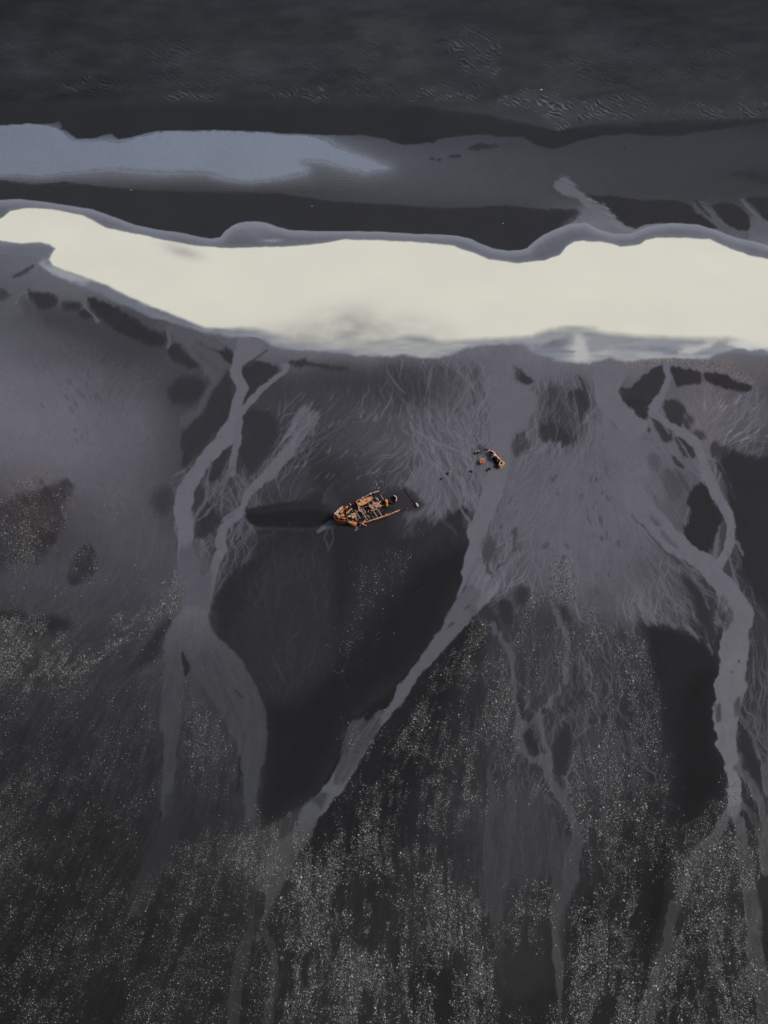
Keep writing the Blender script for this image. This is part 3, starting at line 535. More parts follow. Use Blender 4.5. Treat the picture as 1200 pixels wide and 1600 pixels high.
# threads of the centre fan
for pts, v in (([(604, 566, 2), (605, 580, 3), (611, 592, 3.4), (620, 604, 3), (634, 616, 2)], 86), ([(678, 562, 3), (672, 585, 5), (669, 600, 4), (664, 628, 2)], 88), ([(735, 600, 2), (722, 622, 3), (706, 646, 3), (718, 664, 4), (732, 682, 5), (745, 695, 6)], 97), ([(755, 622, 2), (738, 640, 3), (722, 655, 3)], 96),
               ([(740, 690, 4), (722, 702, 4), (714, 725, 3), (712, 750, 3), (715, 775, 3), (722, 798, 3), (738, 820, 4)], 95), ([(752, 748, 3), (738, 762, 3), (734, 778, 3), (744, 800, 3), (750, 812, 3)], 95), ([(704, 728, 2), (720, 735, 3), (740, 748, 3), (752, 757, 3)], 94),
               ([(894, 606, 2), (898, 622, 3), (902, 639, 3), (907, 667, 3)], 88), ([(882, 604, 2), (886, 620, 2.4), (884, 640, 2)], 82), ([(852, 612, 2), (846, 640, 3), (838, 660, 3)], 90), ([(866, 656, 2), (872, 672, 2), (868, 690, 2)], 74), ([(884, 664, 1.6), (890, 680, 2), (894, 694, 2)], 74), ([(1022, 648, 2), (1034, 662, 2), (1046, 676, 3)], 92), ([(1050, 676, 2), (1062, 690, 3), (1078, 716, 3), (1090, 740, 4)], 92)):
    stream(None, pts, v, 1.2, .8, .9, 0, 3, 4)
for k in range(9):
    x, y = 662 + 8.2 * k, 652 - 4 * k + 5 * (k % 2); stream(None, [(x, y, 1), (x + 20, y + 29, 2.2), (x + 36, y + 54, 1)], 88, 1.0, 0, .75, 0, 4, 6)
for k in range(7):
    x, y = 716 + 7 * k, 590 + 9 * k; stream(None, [(x + 12, y - 12, 1), (x, y + 12, 2.2), (x - 18, y + 40, 1)], 90, 1.0, 0, .7, 0, 4, 6)
for (x0, y0, x1, y1, v) in [(538, 616, 488, 662, 78), (541, 662, 470, 702, 82), (516, 658, 458, 714, 84), (518, 682, 478, 728, 74), (538, 697, 474, 736, 70), (500, 640, 470, 690, 88), (604, 716, 584, 727, 72), (581, 722, 568, 731, 68), (614, 736, 602, 743, 72), (594, 742, 581, 749, 70), (566, 704, 552, 716, 68), (576, 690, 560, 702, 70), (598, 700, 582, 712, 72), (556, 726, 544, 738, 64), (620, 722, 606, 731, 74), (548, 688, 532, 702, 68), (530, 712, 512, 728, 64)]:
    stream(None, [(x0, y0, .8), ((x0 + x1) / 2 + 1, (y0 + y1) / 2 + 1, 1.9), (x1, y1, .6)], v, .9, 0, .8, 0, 2, 2)
# silt tongue and seep at the bow, foam off the stern
stream(None, [(521, 818, 10), (510, 822, 8), (498, 830, 4)], 88, 2); stream(None, [(514, 824, 3), (507, 838, 3), (510, 855, 2)], 66, 1.5); stream(None, [(520, 826, 3), (519, 842, 2), (510, 862, 2)], 66, 1.5)
spread([(506, 770), (516, 762), (522, 772), (528, 790), (524, 806), (512, 800), (505, 786)], 60, 6, 3, .6); stream(None, [(506, 785, 4), (508, 768, 4), (520, 758, 3)], 66, 3, 0, .8)
spread([(625, 752), (650, 745), (670, 725), (690, 738), (700, 770), (690, 800), (665, 800), (640, 806), (650, 780), (640, 765)], 92, 10, 10, .85, 8)
dark([(600, 775), (625, 765), (650, 782), (654, 795), (640, 800), (600, 800)], 45, 7, 3); dark([(630, 762), (648, 772), (660, 786), (654, 792), (640, 780)], 46, 6, 4)
spread([(636, 796), (652, 800), (660, 812), (640, 812), (632, 804)], 82, 5, 4, .8)
dark([(648, 815), (665, 812), (690, 818), (700, 800), (712, 806), (705, 835), (680, 850), (650, 850)], 44, 7, 6, amt=.8)
stream(None, [(692, 815, 4), (704, 824, 4), (712, 834, 3)], 62, 3)
dark([(585, 752), (596, 748), (600, 762), (590, 768)], 44, 8, 4, amt=.7)
_fo = sst(.60, .72, vn(PX / 2.4, PY / 2.4, 2)) * np.exp(-(((PX - 592) / 8) ** 2 + ((PY - 760) / 9) ** 2)); T += 95 * _fo * (.5 + .5 * _white)

# ---- river: rim of thin water, water with a cream base colour, smoky shallows
CREAM_TOP = [(-40, 344), (0, 342), (8, 336), (15, 329), (45, 324), (90, 328), (130, 336), (165, 355), (225, 367), (262, 376), (300, 383), (350, 388), (430, 385), (490, 382), (540, 374), (600, 375), (680, 380), (710, 384), (735, 394), (765, 405), (810, 411), (850, 407), (874, 398), (884, 386), (896, 378), (910, 376), (940, 377), (958, 381), (970, 385), (985, 384), (1000, 381), (1010, 374), (1025, 371), (1075, 371), (1110, 373), (1140, 387), (1170, 398), (1200, 405), (1240, 412)]
CREAM_BOT = [(-40, 374), (0, 376), (30, 380), (60, 379), (78, 382), (86, 388), (80, 398), (77, 405), (82, 415), (100, 422), (125, 430), (165, 445), (200, 462), (240, 480), (280, 496), (320, 512), (345, 514), (370, 513), (400, 515), (440, 528), (500, 534), (560, 538), (592, 532), (640, 522), (690, 532), (730, 532), (790, 528), (830, 526), (860, 516), (905, 512), (940, 520), (1000, 526), (1060, 528), (1140, 530), (1200, 542), (1240, 546)]
WATER_BOT = [(-40, 392), (0, 384), (40, 386), (74, 386), (70, 400), (62, 414), (90, 432), (125, 444), (165, 460), (200, 476), (240, 494), (280, 507), (320, 518), (360, 524), (400, 524), (425, 540), (470, 546), (520, 550), (560, 553), (600, 556), (630, 551), (660, 556), (685, 557), (705, 551), (725, 543), (760, 538), (790, 535), (815, 537), (835, 548), (870, 560), (900, 566), (920, 566), (950, 556), (985, 566), (1050, 563), (1100, 560), (1140, 548), (1200, 556), (1240, 558)]
RIM2 = RIM + [(915, 348), (935, 358), (960, 366), (985, 366), (1000, 360), (1020, 353), (1050, 349), (1090, 351), (1120, 360), (1150, 372), (1180, 378), (1200, 384), (1240, 390)]
s, sd = poly(upto(RIM2, [(-40, 400), (0, 398), (60, 400), (80, 420), (200, 470), (320, 514), (420, 530), (600, 540), (800, 530), (1000, 530), (1240, 540)]), False, 1, 1.5)
_rsd = np.full((RH, RW), 50, np.float32); _rsd[s] = sd
_rim = np.zeros((RH, RW), np.float32); _rim[s] = sst(-1.3, 1.3, sd)
T = T * (1 - _rim) + (116 + 8 * MOT + 5 * L_LONG) * _rim
s, sd = poly(upto(CREAM_TOP, CREAM_BOT), False, 1.5, 2.5, pad=60)
_ct = np.interp(PX, [p[0] for p in CREAM_TOP], [p[1] for p in CREAM_TOP])
_low = np.interp(PX, [p[0] for p in CREAM_BOT if p[0] not in (80, 77, 82)], [p[1] for p in CREAM_BOT if p[0] not in (80, 77, 82)])
CREAM = np.zeros((RH, RW), np.float32)
_soft = np.where(PY[s] < _ct[s] + 40, 1.6, np.interp(PX[s], [0, 90, 200, 300, 350, 400, 470, 560, 600, 700, 800, 900, 1050, 1200], [1.6, 2.2, 3, 3.5, 3, 8, 14, 12, 6, 7, 6, 7, 7, 9]))
CREAM[s] = sst(-1, 1, np.clip(sd / _soft + .35 * MOTF[s], -1, 1))
s, sd = poly(upto(CREAM_TOP, WATER_BOT), False, 4, 7, pad=60)
SHALLOW = np.zeros((RH, RW), np.float32); SHALLOW[s] = sst(-5, 4, sd)
WATER = np.maximum(SHALLOW, np.maximum(CREAM, _rim))
_dirty = np.exp(-(((PX - 545) / 62) ** 2 + ((PY - 522) / 36) ** 2)) + .55 * np.exp(-(((PX - 430) / 60) ** 2 + ((PY - 535) / 26) ** 2)) + .55 * np.exp(-(((PX - 285) / 30) ** 2 + ((PY - 392 - .3 * (PX - 285)) / 10) ** 2)) + .35 * np.exp(-(((PX - 660) / 50) ** 2 + ((PY - 520) / 30) ** 2)) + .5 * np.exp(-(((PX - 895) / 28) ** 2 + ((PY - 514) / 5) ** 2))
_dirty = np.clip(_dirty * (.75 + 1.2 * (fbm(PX / 30, PY / 16, 3, 4) - .4)), 0, 1)
# tone of the water by place, set as base colour
_shal = 128 + np.interp(PX, [0, 200, 400, 500, 600, 700, 850, 950, 1100, 1200], [-22, 0, 4, 28, 30, 20, 5, 20, 22, 22]) + 60 * (fbm(PX / 45, PY / 9, 4, 4) - .5)
_shal += 45 * np.exp(-(((PX - 905) / 16) ** 2 + ((PY - 548) / 22) ** 2)) + 50 * np.exp(-(((PX - 1180) / 40) ** 2 + ((PY - 540) / 9) ** 2)) - 22 * np.exp(-(((PX - 1050) / 60) ** 2 + ((PY - 549) / 7) ** 2)) - 30 * np.exp(-(((PX - 875) / 34) ** 2 + ((PY - 535) / 8) ** 2))
def smoke(pts, v, soft, amt=.9):
    s, sd = poly(pts, True, 5, 12, pad=soft + 10); m = sst(-soft, soft, sd + 5 * MOTF[s]) * amt
    _shal[s] = _shal[s] * (1 - m) + v * m
    return s, m
_shal += 18 * np.exp(-(((PX - 660) / 70) ** 2 + ((PY - 540) / 10) ** 2))
smoke([(40, 418), (80, 412), (110, 424), (150, 440), (120, 442), (80, 432), (60, 424)], 158, 8); smoke([(150, 440), (220, 470), (300, 505), (280, 506), (200, 480), (140, 452)], 112, 5)
smoke([(0, 386), (70, 388), (74, 400), (50, 416), (0, 424)], 104, 6)
smoke([(820, 531), (850, 522), (884, 515), (880, 524), (850, 534), (830, 540)], 152, 4); smoke([(912, 538), (926, 525), (950, 520), (1006, 527), (990, 532), (955, 539), (922, 549)], 142, 4); smoke([(1010, 532), (1050, 527), (1096, 530), (1070, 539), (1030, 543)], 146, 5)
smoke([(838, 545), (870, 543), (898, 547), (896, 550), (868, 549), (842, 550)], 124, 2); smoke([(760, 545), (810, 538), (830, 545), (810, 552), (770, 552)], 112, 5)
smoke([(900, 520), (912, 530), (918, 552), (910, 566), (898, 560), (898, 540)], 182, 6); smoke([(1060, 548), (1090, 538), (1120, 534), (1100, 545), (1070, 555)], 186, 5); smoke([(1140, 534), (1200, 532), (1240, 535), (1240, 550), (1200, 546), (1160, 546)], 206, 5)
smoke([(1110, 560), (1135, 548), (1160, 546), (1205, 554), (1240, 556), (1240, 580), (1170, 572)], 108, 3)
_wt = _shal * (1 - CREAM) + (219 + 7 * (fbm(PX / 90, PY / 40, 1, 3) - .5)) * CREAM
_inr = _rim * (1 - CREAM) * (PY < _ct + 12)
_wt = _wt * (1 - _inr) + (np.interp(_rsd, [0, 2.5, 5, 12, 20, 32], [132, 130, 121, 116, 110, 108]) + 12 * np.exp(-(((PX - 395) / 30) ** 2 + ((PY - 362) / 12) ** 2)) - 12 * sst(10, 1, PY - _ct + 10) * sst(6, 12, _rsd) + 5 * MOT + 2 * L_LONG + 40 * np.exp(-(((PX - 425) / 16) ** 2 + ((PY - 376) / 3) ** 2)) * (.4 + _white)) * _inr
_wt = _wt - 58 * _dirty * CREAM
s, sd = poly([(900, 508), (930, 510), (934, 515), (905, 517), (872, 514), (878, 510)], True, 3, 6); _wt[s] -= 22 * sst(-3, 4, sd) * CREAM[s]
WTONE = np.clip(_wt, 90, 228)
WTINT = CREAM * (1 - .55 * _dirty)             # 1 = cream, 0 = grey blue
T = T * (1 - WATER) + np.minimum(WTONE, 150) * WATER

# shingle spit
s, sd = line([(985, 568, 8), (1010, 565, 9), (1050, 565, 11), (1090, 568, 14), (1130, 574, 16), (1160, 586, 16), (1174, 598, 10)], 5, 3)
SPIT = np.zeros((RH, RW), np.float32); SPIT[s] = sst(-2.5, 2.5, sd) * .85
T = T * (1 - SPIT) + (98 + 40 * GRAIN + 12 * MOTF) * SPIT
WATER *= 1 - SPIT

# lagoon
LAG = [(-40, 195), (0, 195), (60, 194), (86, 200), (98, 209), (112, 220), (150, 222), (200, 220), (225, 212), (245, 206), (320, 205), (400, 207), (455, 210), (490, 213), (512, 219), (522, 229), (545, 238), (568, 246), (590, 253), (609, 262), (596, 266), (572, 270), (548, 264), (530, 258), (505, 251), (478, 250), (470, 254), (482, 262), (478, 270), (450, 275), (420, 281), (395, 285), (370, 283), (345, 276), (320, 270), (290, 271), (240, 269), (200, 265), (170, 264), (120, 269), (60, 275), (0, 275), (-40, 275)]
s, sd = poly(LAG, False, 2.5, 4)
LAGOON = np.zeros((RH, RW), np.float32)
_ls = np.where(PY[s] > np.interp(PX[s], [0, 400, 500, 610], [245, 245, 238, 258]), np.interp(PX[s], [0, 150, 300, 480, 600], [3, 5, 8, 6, 3]), 1.3)
LAGOON[s] = sst(-1, 1, (sd + 1.2 * L_FINE[s]) / _ls)
T[s] += 34 * np.exp(-np.clip(-sd, 0, 90) / 9) * (sd < 0) * sst(44, 60, T[s]) * (_rim[s] < .1)
# wet margin below the lagoon, drawn out in thin lines
T += sst(45, 0, np.abs(PY - 282)) * sst(620, 540, PX) * 10 * np.sin(PY * 1.9 + 5 * MOTF) * sst(.4, .6, fbm(PX / 60, PY / 6, 2, 3)) * (1 - _rim) * (T > 48)
LTONE = 125 + 5 * MOT + np.interp(PX, [0, 200, 420, 600], [-4, 0, 4, 0])
T = T * (1 - LAGOON) + LTONE * LAGOON
T = np.clip(T, 24, 230)

# ---- sediment hue, by place
_ty = [0, 150, 215, 300, 420, 600, 900, 1050, 1250, 1450, 1600]
_tr = [-.07, -.06, -.06, -.04, -.03, -.01, -.01, -.02, -.03, -.02, -.01]
_tb = [.06, .05, .10, .07, .08, .075, .075, .06, .06, .03, .0]
_r = np.interp(PY[:, 0], _ty, _tr)[:, None].astype(np.float32); _b = np.interp(PY[:, 0], _ty, _tb)[:, None].astype(np.float32)
BROWN = zone([(50, 800, 60, 60, .8), (430, 1345, 70, 60, .8), (1090, 1380, 80, 90, .7), (60, 1010, 70, 60, .5), (1110, 640, 50, 60, .35), (1140, 580, 60, 25, .9), (1020, 566, 60, 8, 1.2), (560, 1500, 150, 120, .4), (120, 1420, 150, 200, .4)])
TR = 1 - .10 * _topb + _r + .045 * BROWN + .03 * MOTF; TG = 1 + .0 * _r + .01 * BROWN - .012 * sst(400, 650, PY) * sst(1050, 900, PY); TB = 1 + .16 * _topb + _b - .05 * BROWN
RGB = np.stack([T * TR, T * TG, T * TB], -1)
RGB += LAGOON[..., None] * np.array([0, 2, 4], np.float32)
_wb = WATER * (1 - WTINT); RGB += _wb[..., None] * np.array([-4, 0, 6], np.float32)

# ---- where the gravel lies
G = np.zeros((RH, RW), np.float32)
def gravel(pts, v, soft=14):
    s, sd = poly(pts, True, 16, 40); m = sst(-soft, soft, sd) * v
    G[s] = np.maximum(G[s], m)
gravel([(-30, 760), (30, 752), (80, 758), (110, 780), (112, 820), (95, 860), (60, 884), (20, 880), (-30, 860)], .62)
gravel([(100, 880), (124, 850), (148, 860), (146, 890), (120, 912), (102, 902)], .5)
gravel([(150, 770), (220, 770), (245, 800), (230, 830), (180, 825)], .12)
gravel([(-30, 950), (40, 962), (100, 985), (110, 1030), (60, 1060), (-30, 1060)], 1.15)
gravel([(280, 880), (285, 930), (255, 965), (215, 990), (170, 1015), (120, 1050), (60, 1090), (40, 1075), (110, 1030), (160, 990), (210, 960), (250, 920)], 1.25)
gravel([(-30, 1060), (60, 1060), (150, 1040), (230, 1080), (250, 1180), (240, 1280), (200, 1330), (100, 1340), (-30, 1330)], .34)
gravel([(-30, 1230), (60, 1220), (100, 1290), (90, 1380), (30, 1460), (-30, 1460)], .6)
gravel([(120, 1290), (170, 1250), (230, 1290), (180, 1370), (120, 1420)], .5)
gravel([(-30, 1400), (150, 1380), (300, 1330), (380, 1330), (440, 1400), (420, 1500), (440, 1640), (-30, 1640)], .5)
gravel([(250, 1360), (330, 1300), (380, 1340), (360, 1440), (280, 1440)], .62)
gravel([(290, 1080), (330, 1100), (350, 1140), (372, 1180), (370, 1240), (330, 1250), (290, 1220), (284, 1150)], .55)
gravel([(330, 1270), (380, 1280), (400, 1260), (408, 1300), (360, 1310)], .55)
gravel([(350, 1310), (410, 1290), (450, 1275), (490, 1290), (470, 1330), (440, 1360), (405, 1390), (360, 1360)], 1.3)
gravel([(545, 860), (570, 870), (600, 855), (640, 870), (640, 920), (600, 960), (620, 1000), (560, 1060), (525, 1050), (525, 1000), (560, 950)], .24)
gravel([(570, 850), (620, 856), (650, 870), (636, 900), (590, 890)], .15)
gravel([(545, 1120), (590, 1100), (596, 1120), (560, 1150), (540, 1170)], .5)
gravel([(740, 960), (770, 1000), (800, 1040), (806, 1140), (800, 1200), (770, 1260), (700, 1290), (620, 1300), (560, 1290), (590, 1200), (640, 1110), (690, 1030)], .72)
gravel([(560, 1160), (620, 1140), (680, 1150), (700, 1230), (640, 1290), (560, 1280)], .5)
gravel([(420, 1420), (470, 1340), (560, 1290), (700, 1270), (740, 1330), (750, 1450), (740, 1640), (440, 1640)], .7)
gravel([(800, 980), (850, 900), (880, 880), (910, 920), (960, 980), (1000, 1010), (1030, 1080), (1040, 1160), (1020, 1240), (960, 1260), (900, 1200), (880, 1100), (820, 1060)], .55)
gravel([(890, 980), (940, 970), (990, 1000), (1010, 1060), (960, 1080), (900, 1060)], .8)
gravel([(855, 878), (880, 872), (895, 890), (875, 905), (855, 898)], .6)
gravel([(820, 1060), (880, 1060), (880, 1080), (830, 1085)], .6)
gravel([(880, 1200), (960, 1200), (1040, 1220), (1050, 1290), (1020, 1380), (1000, 1480), (960, 1640), (860, 1640), (890, 1480), (900, 1330)], .55)
gravel([(910, 1430), (1000, 1420), (990, 1540), (1000, 1640), (880, 1640)], .72)
gravel([(800, 1210), (850, 1215), (860, 1250), (820, 1260), (800, 1245)], .62)
gravel([(800, 1380), (860, 1400), (860, 1480), (810, 1490), (770, 1470)], .62)
gravel([(1050, 1300), (1110, 1260), (1130, 1215), (1150, 1220), (1180, 1290), (1180, 1380), (1130, 1400), (1080, 1430), (1050, 1400), (1040, 1350)], .7)
gravel([(1020, 1500), (1060, 1440), (1130, 1400), (1180, 1450), (1240, 1480), (1240, 1640), (980, 1640)], .8)
gravel([(700, 1480), (760, 1470), (780, 1560), (850, 1580), (860, 1640), (740, 1640)], .6)
gravel([(650, 820), (700, 800), (720, 830), (690, 850), (655, 845)], .07)
gravel([(480, 1240), (600, 1160), (720, 1060), (720, 1200), (560, 1340), (480, 1330)], .2, 30)
gravel([(-30, 900), (280, 880), (300, 1000), (250, 1100), (-30, 1100)], .10, 30)
_wet = np.zeros((RH, RW), np.float32)
for k in STREAM: _wet = np.maximum(_wet, STREAM[k])
_cl = norm(norm(lic(vn(PX / 6, PY / 6, 1), 12)) + 1.25 * norm(lic(fbm(PX / 24, PY / 24, 4, 4, .6), 46)))
G *= np.clip(.62 + .85 * _cl + 1.6 * MOTF + 1.6 * MOT, .03, 1.7) * (1 - .72 * _wet * sst(1345, 1265, PY)) * (1 - .35 * sst(470, 380, PX) * sst(1030, 1120, PY))
for (x0, y0, x1, y1, w) in [(641, 1290, 645, 1600, 3), (696, 1330, 694, 1520, 3), (712, 1360, 714, 1490, 2.5), (706, 1480, 690, 1600, 4), (722, 1420, 728, 1600, 3), (660, 1380, 664, 1500, 3), (520, 1400, 510, 1600, 2.5), (560, 1360, 566, 1480, 2), (160, 1260, 120, 1420, 5), (250, 1290, 190, 1440, 6), (90, 1390, 20, 1500, 6), (1010, 1480, 990, 1600, 3), (950, 1440, 946, 1580, 2.5), (1120, 1460, 1150, 1600, 3)]:
    s, sd = line([(x0, y0, w), ((x0 + x1) / 2 + 3, (y0 + y1) / 2, w * 1.3), (x1, y1, w * .6)], 4, 8)
    G[s] *= 1 - .85 * sst(-1.5, 2, sd + 2 * MOTF[s])
G[WATER > .3] = 0
# fine shingle tints the ground where gravel lies
_gm = np.clip(G, 0, 1)
RGB += (_gm * (9 + 42 * (vn(PX / 1.9, PY / 1.9, 2) - .45) + 26 * GRAIN))[..., None] * np.array([1.0, 1.0, .96], np.float32)
RGB *= (1 + .07 * GRAIN)[..., None] * sst(-1, 1, np.ones((RH, RW), np.float32))[..., None]
RGB = np.clip(RGB, 20, 235)
SHORE_H = (-.03 * _wet + .25 * MOT + .03 * RIPPLE + .03 * MOTF).astype(np.float32)
# ---------------------------------------------------------------- ground and water meshes
def lin(c):
    c = np.asarray(c, np.float32) / 255
    return np.where(c <= .04045, c / 12.92, ((c + .055) / 1.055) ** 2.4)
def tri_wave(i, lo, hi):
    n = hi - lo; k = np.abs((i - lo)) % (2 * n)
    return lo + np.where(k < n, k, 2 * n - k).astype(int)
def grow(a, first, ratio, n, sgn):
    out = []; d = first; v = a
    for _ in range(n):
        v += sgn * d; d *= ratio; out.append(v)
    return out
_xs = np.array(grow(PX[0, 0], 1.3, 1.07, 90, -1)[::-1] + list(PX[0]) + grow(PX[0, -1], 1.3, 1.07, 90, 1))
_top = [v for v in grow(PY[0, 0], 1.3, 1.06, 200, -1) if v > 800 - FPX / math.tan(TILT) + 6 - 0][::-1]
_top = [v for v in _top if v > -1040]
_ys = np.array(_top + list(PY[:, 0]))
c_, s_ = math.cos(TILT), math.sin(TILT)
_yc = (800 - _ys) / FPX; _t = CAM_H / (c_ - _yc * s_)
WY = (_yc * c_ + s_) * _t; WS = _t / FPX
_bot = grow(0, .3, 1.06, 100, 1)
WY = np.concatenate([WY, WY[-1] - np.array(_bot)]); WS = np.concatenate([WS, np.full(len(_bot), WS[-1]) + np.array(_bot) * .0008])
NX, NY = len(_xs), len(WY)
_ci = tri_wave(np.arange(NX) - 90, 0, RW - 1)
_rj = np.arange(NY) - len(_top)
_rj = np.where(_rj < 0, tri_wave(_rj, 0, 90), np.where(_rj >= RH, RH - 1 - tri_wave(_rj - RH, 0, 200), _rj))
GXW = ((_xs[None, :] - 600) * WS[:, None]).astype(np.float32); GYW = np.broadcast_to(WY[:, None], GXW.shape).astype(np.float32)
def ext(a): return a[_rj][:, _ci]
_W3 = WATER[..., None]
_cw = (1 - WTINT) * sst(172, 125, WTONE); _cl_ = (1 - WTINT) * (1 - sst(172, 125, WTONE))
_WC = np.stack([WTONE * (1 - .04 * _cw - .02 * _cl_), WTONE, WTONE * (1 + .07 * _cw - .015 * _cl_ - .065 * WTINT)], -1)
ALBEDO = lin(RGB * (1 - _W3) + _WC * _W3) * ALB
_zr = SHORE_H * (1 - np.maximum(WATER, LAGOON)); _wl = np.maximum(WATER, LAGOON)
GZ = ext(_zr * np.clip(1 - 5 * _wl, 0, 1) - .006 * np.clip(5 * _wl, 0, 1) - .5 * np.clip(_wl - .3, 0, 1)).astype(np.float32)

def mesh_np(name, co, quads, mat, rgb=None):
    me = bpy.data.meshes.new(name)
    n, f = len(co), len(quads)
    me.vertices.add(n); me.vertices.foreach_set('co', np.ascontiguousarray(co, np.float32).ravel())
    me.loops.add(f * 4); me.loops.foreach_set('vertex_index', np.ascontiguousarray(quads, np.int32).ravel())
    me.polygons.add(f); me.polygons.foreach_set('loop_start', np.arange(0, f * 4, 4, dtype=np.int32))
    me.polygons.foreach_set('use_smooth', np.ones(f, bool))
    if rgb is not None:
        a = me.attributes.new('sediment', 'FLOAT_COLOR', 'POINT')
        a.data.foreach_set('color', np.concatenate([rgb, np.ones((n, 1), np.float32)], 1).astype(np.float32).ravel())
    me.update(calc_edges=True); me.materials.append(mat)
    o = bpy.data.objects.new(name, me); col.objects.link(o)
    return o
def nt(name):
    m = bpy.data.materials.new(name); m.use_nodes = True
    return m, m.node_tree.nodes, m.node_tree.links, m.node_tree.nodes['Principled BSDF']
def sediment_mat(name, rough, ior, spec, nscale, nvar, bump, bscale, bdist):
    m, N, L, P = nt(name)
    at_ = N.new('ShaderNodeAttribute'); at_.attribute_name = 'sediment'
    geo = N.new('ShaderNodeNewGeometry')
    no = N.new('ShaderNodeTexNoise'); no.inputs['Scale'].default_value = nscale; no.inputs['Detail'].default_value = 5
    L.new(geo.outputs['Position'], no.inputs['Vector'])
    mr = N.new('ShaderNodeMapRange'); mr.inputs[1].default_value = .3; mr.inputs[2].default_value = .7; mr.inputs[3].default_value = 1 - nvar; mr.inputs[4].default_value = 1 + nvar
    L.new(no.outputs[0], mr.inputs[0])
    mx = N.new('ShaderNodeMix'); mx.data_type = 'RGBA'; mx.blend_type = 'MULTIPLY'; mx.inputs[0].default_value = 1
    L.new(at_.outputs['Color'], mx.inputs[6]); L.new(mr.outputs[0], mx.inputs[7]); L.new(mx.outputs[2], P.inputs['Base Color'])
    P.inputs['Roughness'].default_value = rough; P.inputs['IOR'].default_value = ior; P.inputs['Specular IOR Level'].default_value = spec
    b = N.new('ShaderNodeBump'); b.inputs['Strength'].default_value = bump; b.inputs['Distance'].default_value = bdist
    n2 = N.new('ShaderNodeTexNoise'); n2.inputs['Scale'].default_value = bscale; n2.inputs['Detail'].default_value = 4
    L.new(geo.outputs['Position'], n2.inputs['Vector']); L.new(n2.outputs[0], b.inputs['Height']); L.new(b.outputs[0], P.inputs['Normal'])
    return m
M_SAND = sediment_mat('black_sand', .8, 1.45, .08, 2.5, .10, .35, 3.0, .10)
M_WATER = sediment_mat('tinted_water', .14, 1.33, .5, .05, .015, .05, .8, .05)
M_STREAM = sediment_mat('stream_water', .32, 1.33, .25, .6, .03, .12, 2.0, .04)

_idx = np.arange(NX * NY).reshape(NY, NX)
_Q = np.stack([_idx[1:, :-1], _idx[1:, 1:], _idx[:-1, 1:], _idx[:-1, :-1]], -1)
_CO = np.stack([GXW, GYW, GZ], -1).reshape(-1, 3)
_RGBV = ext(ALBEDO).reshape(-1, 3)
tag(mesh_np('ground', _CO, _Q.reshape(-1, 4), M_SAND, _RGBV), kind='structure')
def sheet(name, mask, thr, mat, flat=None, lift=.012):
    m = ext(mask) > thr
    q = _Q[(m[:-1, :-1] | m[1:, :-1] | m[:-1, 1:] | m[1:, 1:])]
    used, inv = np.unique(q.ravel(), return_inverse=True)
    co = _CO[used].copy()
    co[:, 2] = flat if flat is not None else co[:, 2] + lift
    return tag(mesh_np(name, co, inv.reshape(-1, 4), mat, _RGBV[used]), kind='structure')
sheet('river_water', WATER, .3, M_WATER, flat=0.0)
sheet('lagoon_water', LAGOON, .4, M_WATER, flat=0.0)
for k, nm in (('west', 'stream_water'), ('middle', 'stream_water'), ('braided', 'stream_water'), ('east', 'stream_water')):
    sheet(nm, np.where(WATER > .25, 0, STREAM[k]), .55, M_STREAM)

# ---------------------------------------------------------------- mesh helpers
def gz(px, py):
    j = min(max(int(py / 1.25), 0), RH - 1); i = min(max(int(px / 1.25), 0), RW - 1)
    return float(GZ[j + len(_top), i + 90])
def obj(name, bm, mat, parent=None, smooth=False, bevel=0.0):
    me = bpy.data.meshes.new(name)
    if bevel:
        bmesh.ops.bevel(bm, geom=[e for e in bm.edges if len(e.link_faces) == 2 and e.calc_face_angle(0) > .6], offset=bevel, segments=1, affect='EDGES')
    bmesh.ops.recalc_face_normals(bm, faces=bm.faces)
    bm.to_mesh(me); bm.free()
    for p in me.polygons: p.use_smooth = smooth
    me.materials.append(mat)
    o = bpy.data.objects.new(name, me); col.objects.link(o)
    if parent: o.parent = parent
    return o
def empty(name, loc):
    o = bpy.data.objects.new(name, None); col.objects.link(o); o.location = loc; o.empty_display_size = .5
    return o
def bar(bm, a, b, w, h=None, roll=0):
    a, b = Vector(a), Vector(b); d = (b - a).normalized(); h = h or w
    up = Vector((0, 0, 1)) if abs(d.z) < .95 else Vector((0, 1, 0))
    s = d.cross(up).normalized(); u = s.cross(d)
    v = []
    for p in (a, b):
        for i, j in ((-1, -1), (1, -1), (1, 1), (-1, 1)):
            v.append(bm.verts.new(p + s * i * w / 2 + u * j * h / 2))
    for f in ((0, 1, 2, 3), (7, 6, 5, 4), (0, 4, 5, 1), (1, 5, 6, 2), (2, 6, 7, 3), (3, 7, 4, 0)): bm.faces.new([v[i] for i in f])
def slab(bm, pts, th, jag=0):
    """plate from a closed outline of 3D points, thickness th downwards"""
    t = [bm.verts.new(Vector(p) + Vector((random.uniform(-jag, jag), random.uniform(-jag, jag), random.uniform(-jag, jag) * .5))) for p in pts]
    b = [bm.verts.new(v.co - Vector((0, 0, th))) for v in t]
    n = len(t); bm.faces.new(t); bm.faces.new(b[::-1])
    for i in range(n): bm.faces.new((t[i], b[i], b[(i + 1) % n], t[(i + 1) % n]))
